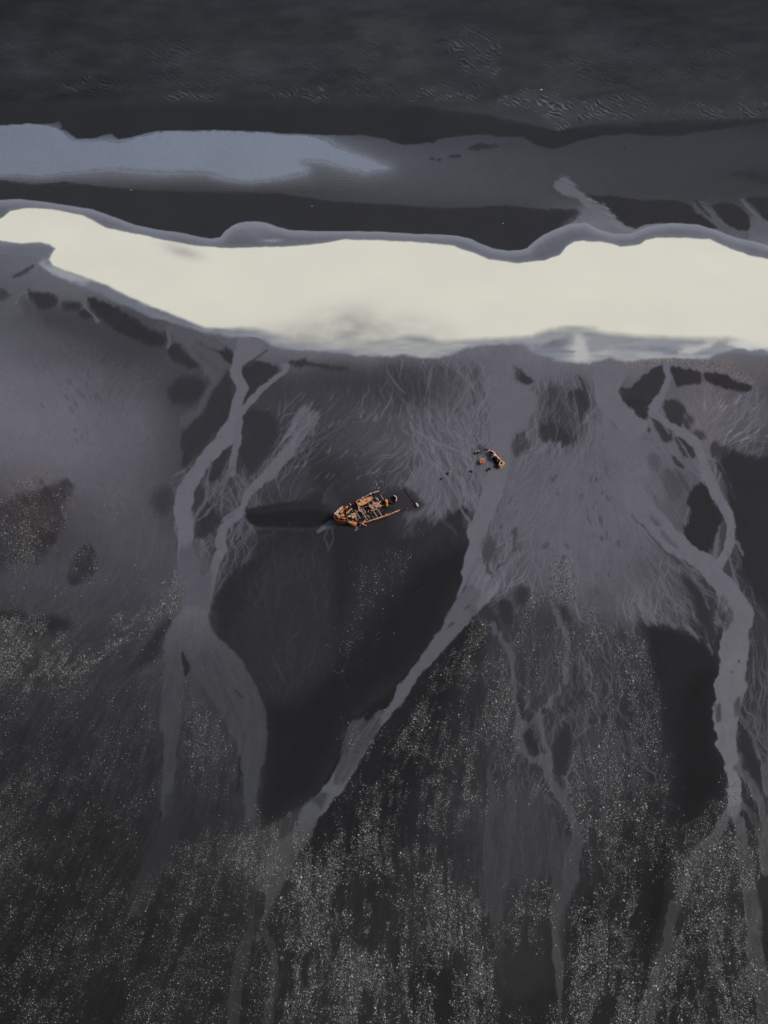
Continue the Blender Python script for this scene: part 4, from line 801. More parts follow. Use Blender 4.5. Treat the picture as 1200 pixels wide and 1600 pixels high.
def tube(bm, pts, r, n=8):
    rings = []
    for k, p in enumerate(pts):
        p = Vector(p); d = (Vector(pts[min(k + 1, len(pts) - 1)]) - Vector(pts[max(k - 1, 0)])).normalized()
        up = Vector((0, 0, 1)) if abs(d.z) < .9 else Vector((1, 0, 0))
        s = d.cross(up).normalized(); u = s.cross(d); rr = r[k] if isinstance(r, (list, tuple)) else r
        rings.append([bm.verts.new(p + (s * math.cos(a) + u * math.sin(a)) * rr) for a in [2 * math.pi * i / n for i in range(n)]])
    for a, b in zip(rings, rings[1:]):
        for i in range(n): bm.faces.new((a[i], a[(i + 1) % n], b[(i + 1) % n], b[i]))
    bm.faces.new(rings[0][::-1]); bm.faces.new(rings[-1])
def rust(name, ramp, scale=1.2, rough=.85, bump=.5):
    m, N, L, P = nt(name)
    tc = N.new('ShaderNodeTexCoord'); no = N.new('ShaderNodeTexNoise'); no.inputs['Scale'].default_value = scale; no.inputs['Detail'].default_value = 8; no.inputs['Roughness'].default_value = .65
    L.new(tc.outputs['Object'], no.inputs['Vector'])
    cr = N.new('ShaderNodeValToRGB'); e = cr.color_ramp.elements
    while len(e) < len(ramp): e.new(.5)
    for k, (p, c) in enumerate(ramp): e[k].position = p; e[k].color = tuple(c) + (1,)
    L.new(no.outputs[0], cr.inputs[0]); L.new(cr.outputs[0], P.inputs['Base Color']); P.inputs['Roughness'].default_value = rough; P.inputs['Specular IOR Level'].default_value = .25
    b = N.new('ShaderNodeBump'); b.inputs['Strength'].default_value = bump; b.inputs['Distance'].default_value = .08
    L.new(no.outputs[0], b.inputs['Height']); L.new(b.outputs[0], P.inputs['Normal'])
    return m
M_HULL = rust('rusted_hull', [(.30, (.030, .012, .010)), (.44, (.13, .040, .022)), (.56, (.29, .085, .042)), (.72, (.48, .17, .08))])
M_ORANGE = rust('orange_rust', [(.30, (.28, .09, .025)), (.45, (.55, .22, .06)), (.60, (.70, .30, .11)), (.75, (.82, .46, .22))], 1.6)
M_PINK = rust('flaking_rust', [(.32, (.06, .02, .016)), (.45, (.30, .13, .09)), (.56, (.52, .30, .23)), (.70, (.75, .58, .47))], 2.2)
M_DARK = rust('dark_scale', [(.35, (.012, .010, .010)), (.55, (.045, .026, .022)), (.75, (.12, .06, .045))], 1.5)
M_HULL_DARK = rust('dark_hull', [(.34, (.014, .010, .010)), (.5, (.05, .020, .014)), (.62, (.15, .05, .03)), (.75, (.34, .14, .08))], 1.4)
M_PALE = rust('pale_salt_crust', [(.35, (.30, .20, .15)), (.5, (.58, .47, .38)), (.7, (.80, .73, .65))], 3.0)
M_TAN = rust('tan_rust', [(.35, (.26, .13, .06)), (.5, (.48, .30, .16)), (.7, (.68, .50, .32))], 2.5)
M_ALGA = rust('algae_silt', [(.38, (.010, .012, .012)), (.55, (.016, .022, .019)), (.68, (.030, .045, .030))], .6, .35, .2)
M_BEAM = rust('weathered_beam', [(.35, (.13, .09, .07)), (.5, (.32, .24, .20)), (.7, (.50, .42, .36))], 3.0)

# ---------------------------------------------------------------- the wreck
WB = at(575, 797, 0)
wreck = empty('shipwreck', WB)
tag(wreck, 'large rusted broken ship hull with open hold half buried in dark sand', 'shipwreck')
def w1(px, py, z=0.0): return at(px, py, z) - WB                     # crop-free survey point, wreck space
def a1(zx, zy, z=0.0): return w1(515 + zx / 17.143, 755 + zy / 17.143, z)
def a2(zx, zy, z=0.0): return w1(570 + zx / 13.333, 745 + zy / 13.333, z)
STEM = [w1(521.6, 806.5, 2.9)]
PORT = [(w1(521.6, 806.5, 2.9), 2.9), (w1(523.4, 803, 2.9), 2.9), (w1(526.3, 799.8, 2.8), 2.8), (w1(530, 796, 2.7), 2.7), (w1(534.5, 792.5, 2.6), 2.6), (w1(539.5, 789.6, 2.3), 2.3), (w1(543, 788.6, 1.5), 1.5), (w1(547, 788, 1.2), 1.2), (w1(551, 785.8, 1.4), 1.4), (w1(555.3, 783.6, 1.2), 1.2), (w1(561.7, 779.9, 1.1), 1.1), (w1(567, 777.2, 1.0), 1.0), (w1(573, 774.3, .9), .9), (w1(579, 771.5, .8), .8), (w1(585, 769.6, .7), .7), (w1(590, 768.2, .5), .5), (w1(595, 766.8, .3), .3)]
STBD = [(w1(521.6, 806.5, 2.9), 2.9), (w1(522.6, 810, 2.8), 2.8), (w1(526, 812.6, 2.7), 2.7), (w1(531, 813.6, 2.5), 2.5), (w1(537, 813.6, 2.3), 2.3), (w1(542, 813.2, 2.0), 2.0), (w1(548, 814.6, 1.5), 1.5), (w1(555, 816, 1.1), 1.1), (w1(563, 816.8, 1.0), 1.0), (w1(571, 816.2, 1.0), 1.0), (w1(578, 814, .95), .95), (w1(585, 811.8, .9), .9), (w1(592, 809.6, .85), .85), (w1(598.5, 807.4, .8), .8), (w1(605, 805.4, .75), .75), (w1(611, 803.3, .7), .7), (w1(618, 800, .6), .6), (w1(625, 796.8, .5), .5), (w1(631, 795.4, .25), .25), (w1(637.5, 794.6, .1), .1)]
def resample(P, n):
    pts = [p for p, _ in P]; out = []
    L = [0]
    for a, b in zip(pts, pts[1:]): L.append(L[-1] + (b - a).length)
    for k in range(n):
        s = L[-1] * k / (n - 1); i = max(j for j in range(len(pts) - 1) if L[j] <= s + 1e-6)
        t = min((s - L[i]) / (L[i + 1] - L[i]), 1); out.append(pts[i].lerp(pts[i + 1], t))
    return out
def shell(P, flare, n=60, jag=.2, th=.11):
    """plated side: follows the gunwale, falls inward to the sand with a turn of bilge"""
    pts = resample(P, n); bm = bmesh.new(); rows = []
    cen = w1(575, 795, 0)
    for k, p in enumerate(pts):
        d = (pts[min(k + 1, n - 1)] - pts[max(k - 1, 0)]); d.z = 0; d.normalize()
        out = Vector((d.y, -d.x, 0)) * flare
        jz = random.uniform(-jag, jag) * (1 if k > 8 else .3)
        ring = []
        for f in (0, .33, .66, 1.0):
            z = (p.z + jz) * (1 - f) - .5 * f
            off = -(.55 * f * f) * min(1, p.z / 1.5)
            ring.append(Vector((p.x, p.y, z)) + out * (off + random.uniform(-.02, .02)))
        inner = [q - out * th for q in ring]
        rows.append(([bm.verts.new(q) for q in ring], [bm.verts.new(q) for q in inner]))
    for (o0, i0), (o1, i1) in zip(rows, rows[1:]):
        for j in range(3):
            bm.faces.new((o0[j], o1[j], o1[j + 1], o0[j + 1])); bm.faces.new((i0[j + 1], i1[j + 1], i1[j], i0[j]))
        bm.faces.new((i0[0], i1[0], o1[0], o0[0])); bm.faces.new((o0[3], o1[3], i1[3], i0[3]))
    for o0, i0 in (rows[0], rows[-1]):
        for j in range(3): bm.faces.new((o0[j], o0[j + 1], i0[j + 1], i0[j]))
    return bm, pts
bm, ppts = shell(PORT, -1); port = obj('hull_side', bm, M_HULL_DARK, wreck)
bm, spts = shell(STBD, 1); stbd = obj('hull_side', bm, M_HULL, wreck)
def rail(pts, k0, k1, w, mat, parent, name='gunwale'):
    bm = bmesh.new()
    for a, b in zip(pts[k0:k1], pts[k0 + 1:k1 + 1]):
        bar(bm, a + Vector((0, 0, .10 + random.uniform(-.03, .03))), b + Vector((0, 0, .10 + random.uniform(-.03, .03))) + (b - a) * .02, w * random.uniform(.8, 1.15), .09)
    return obj(name, bm, mat, parent)
rail(spts, 24, 50, .34, M_PINK, stbd); rail(ppts, 2, 14, .26, M_PALE, port); rail(ppts, 30, 47, .26, M_HULL, port); rail(ppts, 47, 57, .3, M_BEAM, port)
rail(spts, 50, 58, .22, M_DARK, stbd)
bm = bmesh.new()                                                     # second strake near the starboard quarter
bar(bm, a2(430, 800, .8), a2(560, 765, .85), .35, .25); bar(bm, a2(560, 765, .9), a2(735, 690, .7), .26, .2); bar(bm, a2(430, 790, .8), a2(520, 770, .9), .2, .3)
obj('bent_strake', bm, M_PINK, wreck)
# ribs inside the plating
for pts, sg in ((ppts, 1), (spts, -1)):
    for k in range(8, 52, 5):
        p = pts[k]; d = pts[k + 1] - pts[k - 1]; d.z = 0; d.normalize(); inn = Vector((d.y, -d.x, 0)) * sg
        bm = bmesh.new(); bar(bm, p + inn * .2 + Vector((0, 0, random.uniform(-.15, .3))), Vector((p.x, p.y, 0)) + inn * .65, .14, .22); obj('hull_rib', bm, M_HULL, wreck)
# stem post
bm = bmesh.new(); tube(bm, [w1(521.5, 806.6, 3.1), w1(521.9, 806.7, 2.4), w1(523.2, 808.0, 1.2), w1(524.6, 810.5, -.3)], [.16, .18, .2, .24], 8); obj('stem_post', bm, M_HULL, wreck, True)
# foredeck: buckled plates
def lumpy(outline, z, seed, amp, cell=.38, holes=.0):
    """buckled plating inside an outline (wreck space xy)"""
    rs = random.Random(seed); bm = bmesh.new()
    xs = [p.x for p in outline]; ys = [p.y for p in outline]
    def inside(x, y):
        c = False
        for i in range(len(outline)):
            a, b = outline[i], outline[i - 1]
            if (a.y > y) != (b.y > y) and x < (b.x - a.x) * (y - a.y) / (b.y - a.y) + a.x: c = not c
        return c
    nx = int((max(xs) - min(xs)) / cell) + 2; ny = int((max(ys) - min(ys)) / cell) + 2; V = {}
    for i in range(nx):
        for j in range(ny):
            x = min(xs) + i * cell; y = min(ys) + j * cell
            if inside(x, y): V[i, j] = bm.verts.new((x + rs.uniform(-.12, .12), y + rs.uniform(-.12, .12), z + rs.uniform(-amp, amp)))
    for (i, j) in list(V):
        q = [(i, j), (i + 1, j), (i + 1, j + 1), (i, j + 1)]
        if all(k in V for k in q) and rs.random() > holes: bm.faces.new([V[k] for k in q])
    for v in [v for v in bm.verts if not v.link_faces]: bm.verts.remove(v)
    ret = bmesh.ops.extrude_face_region(bm, geom=list(bm.faces))
    bmesh.ops.translate(bm, vec=(0, 0, -.12), verts=[e for e in ret['geom'] if isinstance(e, bmesh.types.BMVert)])
    return bm
FD = [a1(150, 880, 2.3), a1(200, 800, 2.3), a1(340, 670, 2.2), a1(440, 620, 2.1), a1(470, 680, 2), a1(440, 790, 2), a1(400, 870, 2), a1(420, 960, 2), a1(300, 990, 2.2), a1(190, 970, 2.3)]
bm = lumpy(FD, 2.2, 3, .28, .36, .16); obj('foredeck', bm, M_HULL, wreck)
rs = random.Random(5)
for k, (zx, zy, ln, an, mt) in enumerate([(230, 780, .9, .9, M_PALE), (200, 850, .8, -.5, M_PALE), (285, 880, .8, -.1, M_TAN), (330, 760, .9, 1.1, M_ORANGE), (260, 800, .7, -1.2, M_DARK), (360, 730, 1.1, 1.3, M_ORANGE), (300, 830, .9, .4, M_DARK), (350, 850, .8, -.6, M_ORANGE), (240, 910, .9, -.3, M_ORANGE), (320, 930, 1.0, .1, M_HULL), (380, 940, .8, -.4, M_PINK), (410, 690, .9, .8, M_HULL), (460, 640, .8, .6, M_PINK), (320, 700, .8, .7, M_DARK)]):
    p = a1(zx, zy, 2.55); d = Vector((math.cos(an), math.sin(an), rs.uniform(-.2, .2))) * ln / 2
    bm = bmesh.new(); bar(bm, p - d, p + d, rs.uniform(.16, .4), rs.uniform(.1, .2)); obj('deck_scrap', bm, mt, wreck)
bm = bmesh.new(); slab(bm, [a1(180, 800, 2.75), a1(345, 655, 2.7), a1(365, 668, 2.7), a1(205, 810, 2.75)], .3, .04); obj('bulwark', bm, M_PALE, wreck)
bm = bmesh.new(); slab(bm, [a1(435, 805, 1.7), a1(590, 668, 1.6), a1(605, 690, 1.6), a1(460, 815, 1.7)], .12, .03); obj('deck_edge', bm, M_TAN, wreck)
# bulkhead behind the foredeck
bm = bmesh.new(); A, B = a1(440, 640, 2.1), a1(420, 975, 2.1)
n = 10; tv = []
for k in range(n + 1):
    p = A.lerp(B, k / n); zt = 2.0 + random.uniform(-.25, .1)
    tv.append([bm.verts.new((p.x + o, p.y, z)) for o in (0, .1) for z in (zt, -.3)])
for a, b in zip(tv, tv[1:]):
    bm.faces.new((a[0], b[0], b[1], a[1])); bm.faces.new((a[3], b[3], b[2], a[2])); bm.faces.new((a[2], b[2], b[0], a[0])); bm.faces.new((a[1], b[1], b[3], a[3]))
bm.faces.new((tv[0][0], tv[0][1], tv[0][3], tv[0][2])); bm.faces.new((tv[-1][1], tv[-1][0], tv[-1][2], tv[-1][3]))
obj('bulkhead', bm, M_DARK, wreck)
# flooded hold
H = [Vector((p.x, p.y, .16)) for p in ppts[6:58:3]]; S = [Vector((p.x, p.y, .16)) for p in spts[6:54:3]]
cen = w1(575, 795, .16)
bm = bmesh.new(); slab(bm, [p.lerp(cen, .05) for p in H] + [p.lerp(cen, .05) for p in S[::-1]], .25); obj('flooded_hold', bm, M_ALGA, wreck)
# beams across the hold
for (A, B, w) in [(a1(680, 720, .9), a1(820, 945, .9), .17), (a1(840, 690, 1.0), a1(1010, 990, 1.0), .19), (a1(820, 700, 1.0), a1(905, 850, .95), .2), (a1(900, 690, 1.0), a1(965, 780, .95), .16), (a1(1135, 465, 1), a1(1195, 545, .9), .15),
                  (a2(75, 550, .9), a2(110, 600, .9), .16), (a2(220, 430, .9), a2(285, 505, .9), .15), (a2(325, 380, .9), a2(400, 495, .8), .15), (a2(180, 710, .85), a2(265, 845, .85), .19), (a2(270, 680, .85), a2(360, 825, .8), .19), (a2(0, 840, .9), a2(55, 900, .9), .17), (a2(150, 495, .9), a2(185, 540, .9), .14)]:
    bm = bmesh.new(); bar(bm, A, B, w, .22); obj('deck_beam', bm, M_BEAM, wreck)
for (A, B, w) in [(a1(765, 600, 1.2), a1(800, 740, 1.1), .24), (a1(770, 600, 1.2), a1(825, 670, 1.1), .2), (a1(800, 740, 1.1), a1(850, 760, 1), .18), (a1(700, 775, 1.0), a1(770, 740, 1.0), .18), (a1(960, 780, 1.0), a1(940, 800, 1.), .2), (a1(720, 500, 1.4), a1(765, 590, 1.3), .2), (a1(850, 690, 1.05), a1(905, 700, 1.05), .16)]:
    bm = bmesh.new(); bar(bm, A, B, w, .2); obj('broken_frame', bm, M_PINK, wreck)
bm = bmesh.new(); bar(bm, a1(700, 500, 1.6), a1(1090, 290, 1.5), .16, .16); obj('side_stringer', bm, M_BEAM, wreck)
bm = bmesh.new(); bar(bm, a1(720, 520, 1.3), a1(900, 420, 1.3), .2, .16); obj('side_stringer', bm, M_HULL, wreck)
for (zx, zy) in ((545, 565), (830, 465), (885, 392), (1085, 285)):
    bm = bmesh.new(); tube(bm, [a1(zx - 18, zy - 14, 1.7), a1(zx + 8, zy + 2, 1.75), a1(zx + 22, zy + 20, 1.7)], [.14, .2, .12], 7); obj('bollard', bm, M_PALE, wreck, True)
# pointed orange hatch plate
OUT = [(762, 560), (790, 530), (860, 480), (950, 425), (1040, 385), (1110, 378), (1155, 390), (1130, 430), (1060, 490), (980, 540), (900, 580), (830, 600), (785, 592)]
o3 = [a1(x, y, 1.25) for x, y in OUT]; oc = sum(o3, Vector()) / len(o3)
bm = bmesh.new(); slab(bm, [p.lerp(oc, .07) for p in o3], .14, .01); hatch = obj('hatch_cover', bm, M_ORANGE, wreck); hatch['label'] = 'long pointed bright orange hatch plate with a raised rim'
bm = bmesh.new()
for a, b in zip(o3, o3[1:] + o3[:1]): bar(bm, a + Vector((0, 0, .08)), b + Vector((0, 0, .08)), .17, .2)
obj('rim', bm, M_TAN, hatch)
bm = bmesh.new(); bar(bm, a1(1000, 440, 1.42), a1(1010, 480, 1.42), .1, .08); bar(bm, a1(960, 480, 1.4), a1(1000, 470, 1.4), .1, .08); obj('handle', bm, M_HULL, hatch)
# loose debris lying in the hold
rs = random.Random(31)
for k in range(76):
    mt = (M_PINK, M_DARK, M_BEAM, M_HULL, M_DARK)[k % 5]
    u = rs.random(); v = rs.uniform(.12, .9); p = H[int(u * (len(H) - 1))].lerp(S[int(u * (len(S) - 1))], v)
    an = rs.uniform(0, 6.28); d = Vector((math.cos(an), math.sin(an), rs.uniform(-.25, .25))) * rs.uniform(.15, .7); p = p + Vector((0, 0, rs.uniform(.05, .35)))
    bm = bmesh.new(); bar(bm, p - d, p + d, rs.uniform(.07, .24), rs.uniform(.06, .2)); obj('hold_debris', bm, mt, wreck)
# engine rubble amidships
bm = bmesh.new(); rs = random.Random(9)
for (zx, zy, l, w, h, an) in [(150, 600, 1.5, .7, 1.3, .5), (215, 570, 1.1, .8, 1.5, -.6), (200, 640, 1.6, .6, 1.0, .35), (190, 685, 1.5, .4, .8, .4), (270, 590, .9, .7, 1.3, 1.0), (310, 605, 1.2, .5, .8, .2), (240, 555, .7, .6, 1.7, .9), (300, 540, 1.0, .35, 1.2, .9), (150, 640, .6, .5, 1.1, -.2), (230, 610, .9, .4, 1.5, -.9)]:
    p = a2(zx, zy, h); d = Vector((math.cos(an), math.sin(an), rs.uniform(-.15, .15))) * l / 2
    bar(bm, p - d, p + d, w, .25); bar(bm, Vector((p.x, p.y, h)), Vector((p.x, p.y, .1)), w * .6, w * .6)
obj('engine_block', bm, M_PINK, wreck, False, .03)
bm = bmesh.new()
for q in ([(330, 545), (410, 505)], [(350, 600), (440, 585)], [(330, 545), (350, 600)], [(410, 505), (440, 585)]):
    a, b = a2(*q[0], .5), a2(*q[1], .5); bar(bm, a, b, .12, 1.1)
obj('coal_bunker', bm, M_DARK, wreck)
bm = bmesh.new(); slab(bm, [a2(418, 480, 1.2), a2(465, 468, 1.25), a2(485, 520, 1.2), a2(470, 555, 1.2), a2(492, 582, 1.0), a2(455, 600, 1.0), a2(455, 555, 1.2), a2(432, 515, 1.2)], .5, .03); obj('casing_plate', bm, M_ORANGE, wreck)
bm = bmesh.new(); bar(bm, a2(350, 612, .7), a2(450, 592, .7), .14, .14); obj('pipe', bm, M_HULL, wreck)
# open boiler shell
bc = a2(582, 482, .45); n = 20; bm = bmesh.new(); rr = []
for i in range(n):
    a = 2 * math.pi * i / n; h = .55 + .5 * max(0, math.cos(a - .6)) + random.uniform(-.05, .05); ring = []
    for (ra, z) in ((1.02, -.4), (1.02, h), (.84, h - .02), (.84, -.4)): ring.append(bm.verts.new((bc.x + ra * math.cos(a), bc.y + ra * 1.05 * math.sin(a), z)))
    rr.append(ring)
for a, b in zip(rr, rr[1:] + rr[:1]):
    for j in range(3): bm.faces.new((a[j], b[j], b[j + 1], a[j + 1]))
boiler = obj('boiler_shell', bm, M_DARK, wreck)
bm = bmesh.new()
for i in range(-2, 4):
    a, b = 2 * math.pi * i / n, 2 * math.pi * (i + 1) / n
    P = lambda t: Vector((bc.x + .95 * math.cos(t), bc.y + .98 * math.sin(t), .62 + .5 * max(0, math.cos(t - .6))))
    bar(bm, P(a), P(b), .24, .08)
obj('boiler_flange', bm, M_PALE, boiler)
# torn plate and rods on the near side
bm = bmesh.new(); slab(bm, [a1(470, 965, 1.9), a1(560, 1005, 1.8), a1(660, 1030, 1.5), a1(735, 1065, 1.3), a1(715, 1110, 1.0), a1(725, 1160, .6), a1(650, 1140, .6), a1(560, 1095, 1.0), a1(500, 1050, 1.5)], .1, .05); o = obj('torn_plate', bm, M_ORANGE, wreck); o['label'] = 'bright orange torn plate bent outward over the near side'
for A, B in (((850, 1040, 1.4), (808, 1160, .3)), ((962, 975, 1.4), (868, 1095, 1.0)), ((862, 1085, 1.2), (990, 1145, .3))):
    bm = bmesh.new(); bar(bm, a1(*A), a1(*B), .2, .2); obj('bent_rod', bm, M_ORANGE if A[0] > 900 else M_PINK, wreck)
bm = bmesh.new(); bar(bm, a1(580, 860, .7), a1(705, 815, .7), .6, .3); obj('pipe', bm, M_TAN, wreck)
bm = bmesh.new(); bar(bm, a1(600, 925, .7), a1(720, 885, .7), .55, .3); obj('pipe', bm, M_TAN, wreck)
bm = bmesh.new(); slab(bm, [a1(500, 880, .8), a1(545, 860, .8), a1(575, 880, .8), a1(530, 905, .8)], .2, .03); obj('deck_scrap', bm, M_PALE, wreck)
bm = bmesh.new(); slab(bm, [a1(600, 910, .9), a1(625, 905, .9), a1(620, 940, .9), a1(600, 940, .9)], .2, .03); obj('deck_scrap', bm, M_PALE, wreck)

# ---------------------------------------------------------------- pieces lying round the wreck
def piece(name, label, cat, px, py, group=None):
    o = empty(name, at(px, py, gz(px, py))); tag(o, label, cat, group); return o, at(px, py, 0)
def scrap(label, px, py, sx, sy, sz, rot, mat, name='steel_scrap', group=None, cat='scrap'):
    """one torn, bent lump of steel"""
    bm = bmesh.new(); bmesh.ops.create_icosphere(bm, subdivisions=2, radius=1)
    rs = random.Random(int(px * 7 + py))
    for v in bm.verts:
        f = rs.uniform(.75, 1.2); v.co = Vector((max(-.8, min(.8, v.co.x * 1.2)) * sx * f, max(-.8, min(.8, v.co.y * 1.2)) * sy * f, max(-.6, min(.7, v.co.z)) * sz * f))
    o = obj(name, bm, mat); o.location = at(px, py, gz(px, py) + .2 * sz); o.rotation_euler = (0, 0, rot); tag(o, label, cat, group); return o
M_BLACK = M_DARK
mast, mb = piece('fallen_mast', 'thin dark pole lying in wet sand off the stern of the wreck', 'mast', 640, 776)
bm = bmesh.new(); tube(bm, [at(630, 764, .02) - mb, at(640, 776, .10) - mb, at(650, 788, .2) - mb], [.07, .09, .11], 8); obj('pole', bm, M_HULL_DARK, mast, True)
bm = bmesh.new(); bar(bm, at(650.5, 786.5, .6) - mb, at(653, 790.5, .6) - mb, .38, .3); bar(bm, at(652.5, 792, .4) - mb, at(653.5, 789, .5) - mb, .25, .3); obj('masthead', bm, M_PALE, mast)
pl, pb = piece('steel_plate', 'small grey green plate in dark sand beside the bow of the wreck', 'plate', 556, 826)
bm = bmesh.new(); slab(bm, [at(553, 829, .15) - pb, at(556.5, 825, .25) - pb, at(559.5, 823, .35) - pb, at(560, 825.5, .3) - pb, at(557, 829.5, .15) - pb], .08, .02); obj('sheet', bm, rust('grey_plate', [(.35, (.05, .055, .045)), (.6, (.14, .15, .12))], 3), pl)
bm = bmesh.new(); bar(bm, at(556, 824, .3) - pb, at(560, 824, .4) - pb, .15, .12); obj('bracket', bm, M_BEAM, pl)

hf, hb = piece('hull_fragment', 'curved rusted piece of hull with an orange box end standing in the grey runoff', 'wreckage', 776, 715)
def c3(zx, zy, z=0.0): return at(740 + zx / 20, 695 + zy / 20, z) - hb
cur = [c3(520, 195, 1.3), c3(580, 200, 1.5), c3(650, 265, 1.6), c3(690, 320, 1.6), c3(740, 380, 1.6), c3(790, 430, 1.5), c3(830, 470, 1.4)]
outc = [c3(590, 140, .2), c3(680, 170, .2), c3(760, 230, .2), c3(820, 300, .2), c3(850, 370, .2), c3(880, 440, .2), c3(900, 490, .2)]
bm = bmesh.new()
va = [bm.verts.new(p) for p in cur]; vb = [bm.verts.new(p.lerp(q, .5) + Vector((0, 0, .25))) for p, q in zip(cur, outc)]; vc = [bm.verts.new(q - Vector((0, 0, .5))) for q in outc]; vd = [bm.verts.new(Vector((p.x, p.y, -.3))) for p in cur]
for i in range(len(cur) - 1):
    bm.faces.new((va[i], va[i + 1], vb[i + 1], vb[i])); bm.faces.new((vb[i], vb[i + 1], vc[i + 1], vc[i])); bm.faces.new((va[i + 1], va[i], vd[i], vd[i + 1])); bm.faces.new((vd[i + 1], vd[i], vc[i], vc[i + 1]))
for i in (0, -1): bm.faces.new((va[i], vb[i], vc[i], vd[i]))
obj('curved_plating', bm, M_HULL, hf)
bm = bmesh.new()
for a, b in zip(cur, cur[1:]): bar(bm, a + Vector((0, 0, .12)), b + Vector((0, 0, .12)), .3, .12)
bar(bm, c3(440, 175, .7), c3(540, 190, 1.3), .22, .14); obj('edge_flange', bm, M_PALE, hf)
for A, B in (((540, 400, .6), (650, 340, 1.6)), ((560, 300, .7), (690, 320, 1.6)), ((745, 520, .6), (770, 420, 1.5)), ((680, 360, .8), (720, 400, 1.2)), ((345, 130, .25), (460, 150, .4))):
    bm = bmesh.new(); bar(bm, c3(*A), c3(*B), .24, .2); obj('frame_arm', bm, M_PALE if A[0] != 345 else M_DARK, hf)
bm = bmesh.new(); bmesh.ops.create_icosphere(bm, subdivisions=2, radius=.34); bmesh.ops.translate(bm, vec=c3(645, 325, 1.75), verts=bm.verts); obj('knuckle', bm, M_PALE, hf, True)
BX = [(790, 640), (800, 560), (830, 500), (860, 470), (900, 500), (985, 570), (910, 620), (845, 660)]
top = [c3(x, y, 1.3) for x, y in BX]; bcn = sum(top, Vector()) / len(top)
bm = bmesh.new(); tv = [bm.verts.new(p) for p in top]; iv = [bm.verts.new(p.lerp(bcn, .45)) for p in top]; bv = [bm.verts.new(Vector((p.x, p.y, -.3))) for p in top]; dv = [bm.verts.new(p.lerp(bcn, .5) - Vector((0, 0, .8))) for p in top]
m_ = len(top)
for i in range(m_):
    j = (i + 1) % m_
    bm.faces.new((tv[i], tv[j], iv[j], iv[i])); bm.faces.new((tv[j], tv[i], bv[i], bv[j])); bm.faces.new((iv[i], iv[j], dv[j], dv[i]))
bm.faces.new(dv); bm.faces.new(bv[::-1]); obj('box_end', bm, M_TAN, hf)
bm = bmesh.new()
for a, b in (((640, 645, .2), (710, 695, .25)), ((710, 695, .25), (800, 665, .3)), ((660, 640, .15), (780, 640, .2))): bar(bm, c3(*a), c3(*b), .2, .25)
obj('bottom_frame', bm, M_DARK, hf)
bm = bmesh.new(); slab(bm, [c3(560, 420, .06), c3(640, 390, .06), c3(730, 400, .06), c3(770, 500, .06), c3(790, 620, .06), c3(720, 640, .06), c3(640, 640, .06), c3(625, 560, .06), c3(600, 470, .06)], .2, .02); obj('sunken_floor', bm, M_ALGA, hf)
rb, rbb = piece('rusted_tank', 'squat orange brown rusted tank lying alone in the runoff left of the hull fragment', 'tank', 753.5, 720)
bm = bmesh.new(); oc_ = [at(x, y, 1.0) - rbb for x, y in ((749.5, 718), (751, 716), (754.5, 715), (757.5, 716.5), (758.5, 719.5), (757.5, 721), (754, 722.8), (751, 723), (749.6, 721))]
slab(bm, oc_, 1.3, .05); obj('tank_body', bm, rust('salmon_rust', [(.35, (.18, .06, .035)), (.5, (.42, .17, .10)), (.7, (.62, .36, .26))], 2.0), rb, False, .08)
bm = bmesh.new(); bar(bm, at(753, 718, 1.15) - rbb, at(756.5, 718.5, 1.15) - rbb, .35, .2); bar(bm, at(752, 721, 1.1) - rbb, at(753.5, 719, 1.15) - rbb, .2, .15); obj('lid_fitting', bm, M_PINK, rb)
for (lb, px, py, sx, sy, sz, rt, mt) in [
    ('small black lump of scrap with pale top, left one of a pair above the tank', 742.5, 708.5, .38, .28, .5, .9, M_BLACK), ('small black scrap with white edge, right one of a pair above the tank', 746.8, 707, .32, .36, .5, .2, M_BLACK),
    ('small black scrap piece below the hull fragment, left of two', 761.5, 734.6, .45, .28, .45, .8, M_BLACK), ('small dark scrap piece below the hull fragment, right of two', 765, 732.6, .30, .42, .5, .3, M_DARK),
    ('small dark red scrap lying between the wreck and the hull fragment', 700.3, 739.5, .34, .45, .6, -.5, rust('red_scrap', [(.4, (.10, .018, .018)), (.6, (.24, .06, .06))], 3)), ('tiny black scrap on grey sand lower left of the red scrap', 690.2, 748.2, .30, .28, .4, .2, M_BLACK), ('small dark scrap in rill sand between the red scrap and the rusted tank', 736.5, 736.5, .28, .42, .4, .6, M_DARK)]:
    scrap(lb, px, py, sx, sy, sz, rt, mt)
for (lb, px, py, mt) in [('small white lit edge of the left black scrap above the tank', 743.6, 706.3, M_PALE), ('small white lit edge of the right black scrap above the rusted tank', 747.4, 705, M_PALE), ('small pale lit edge of the black scrap below the hull fragment', 763, 731.6, M_PALE), ('small pale lit top of the dark red scrap', 701.3, 738, M_PALE)]:
    scrap(lb, px, py, .26, .2, .3, .4, mt, 'lit_edge', None, 'scrap')  # pale lumps put the sunlit upper right sides of the scraps into colour

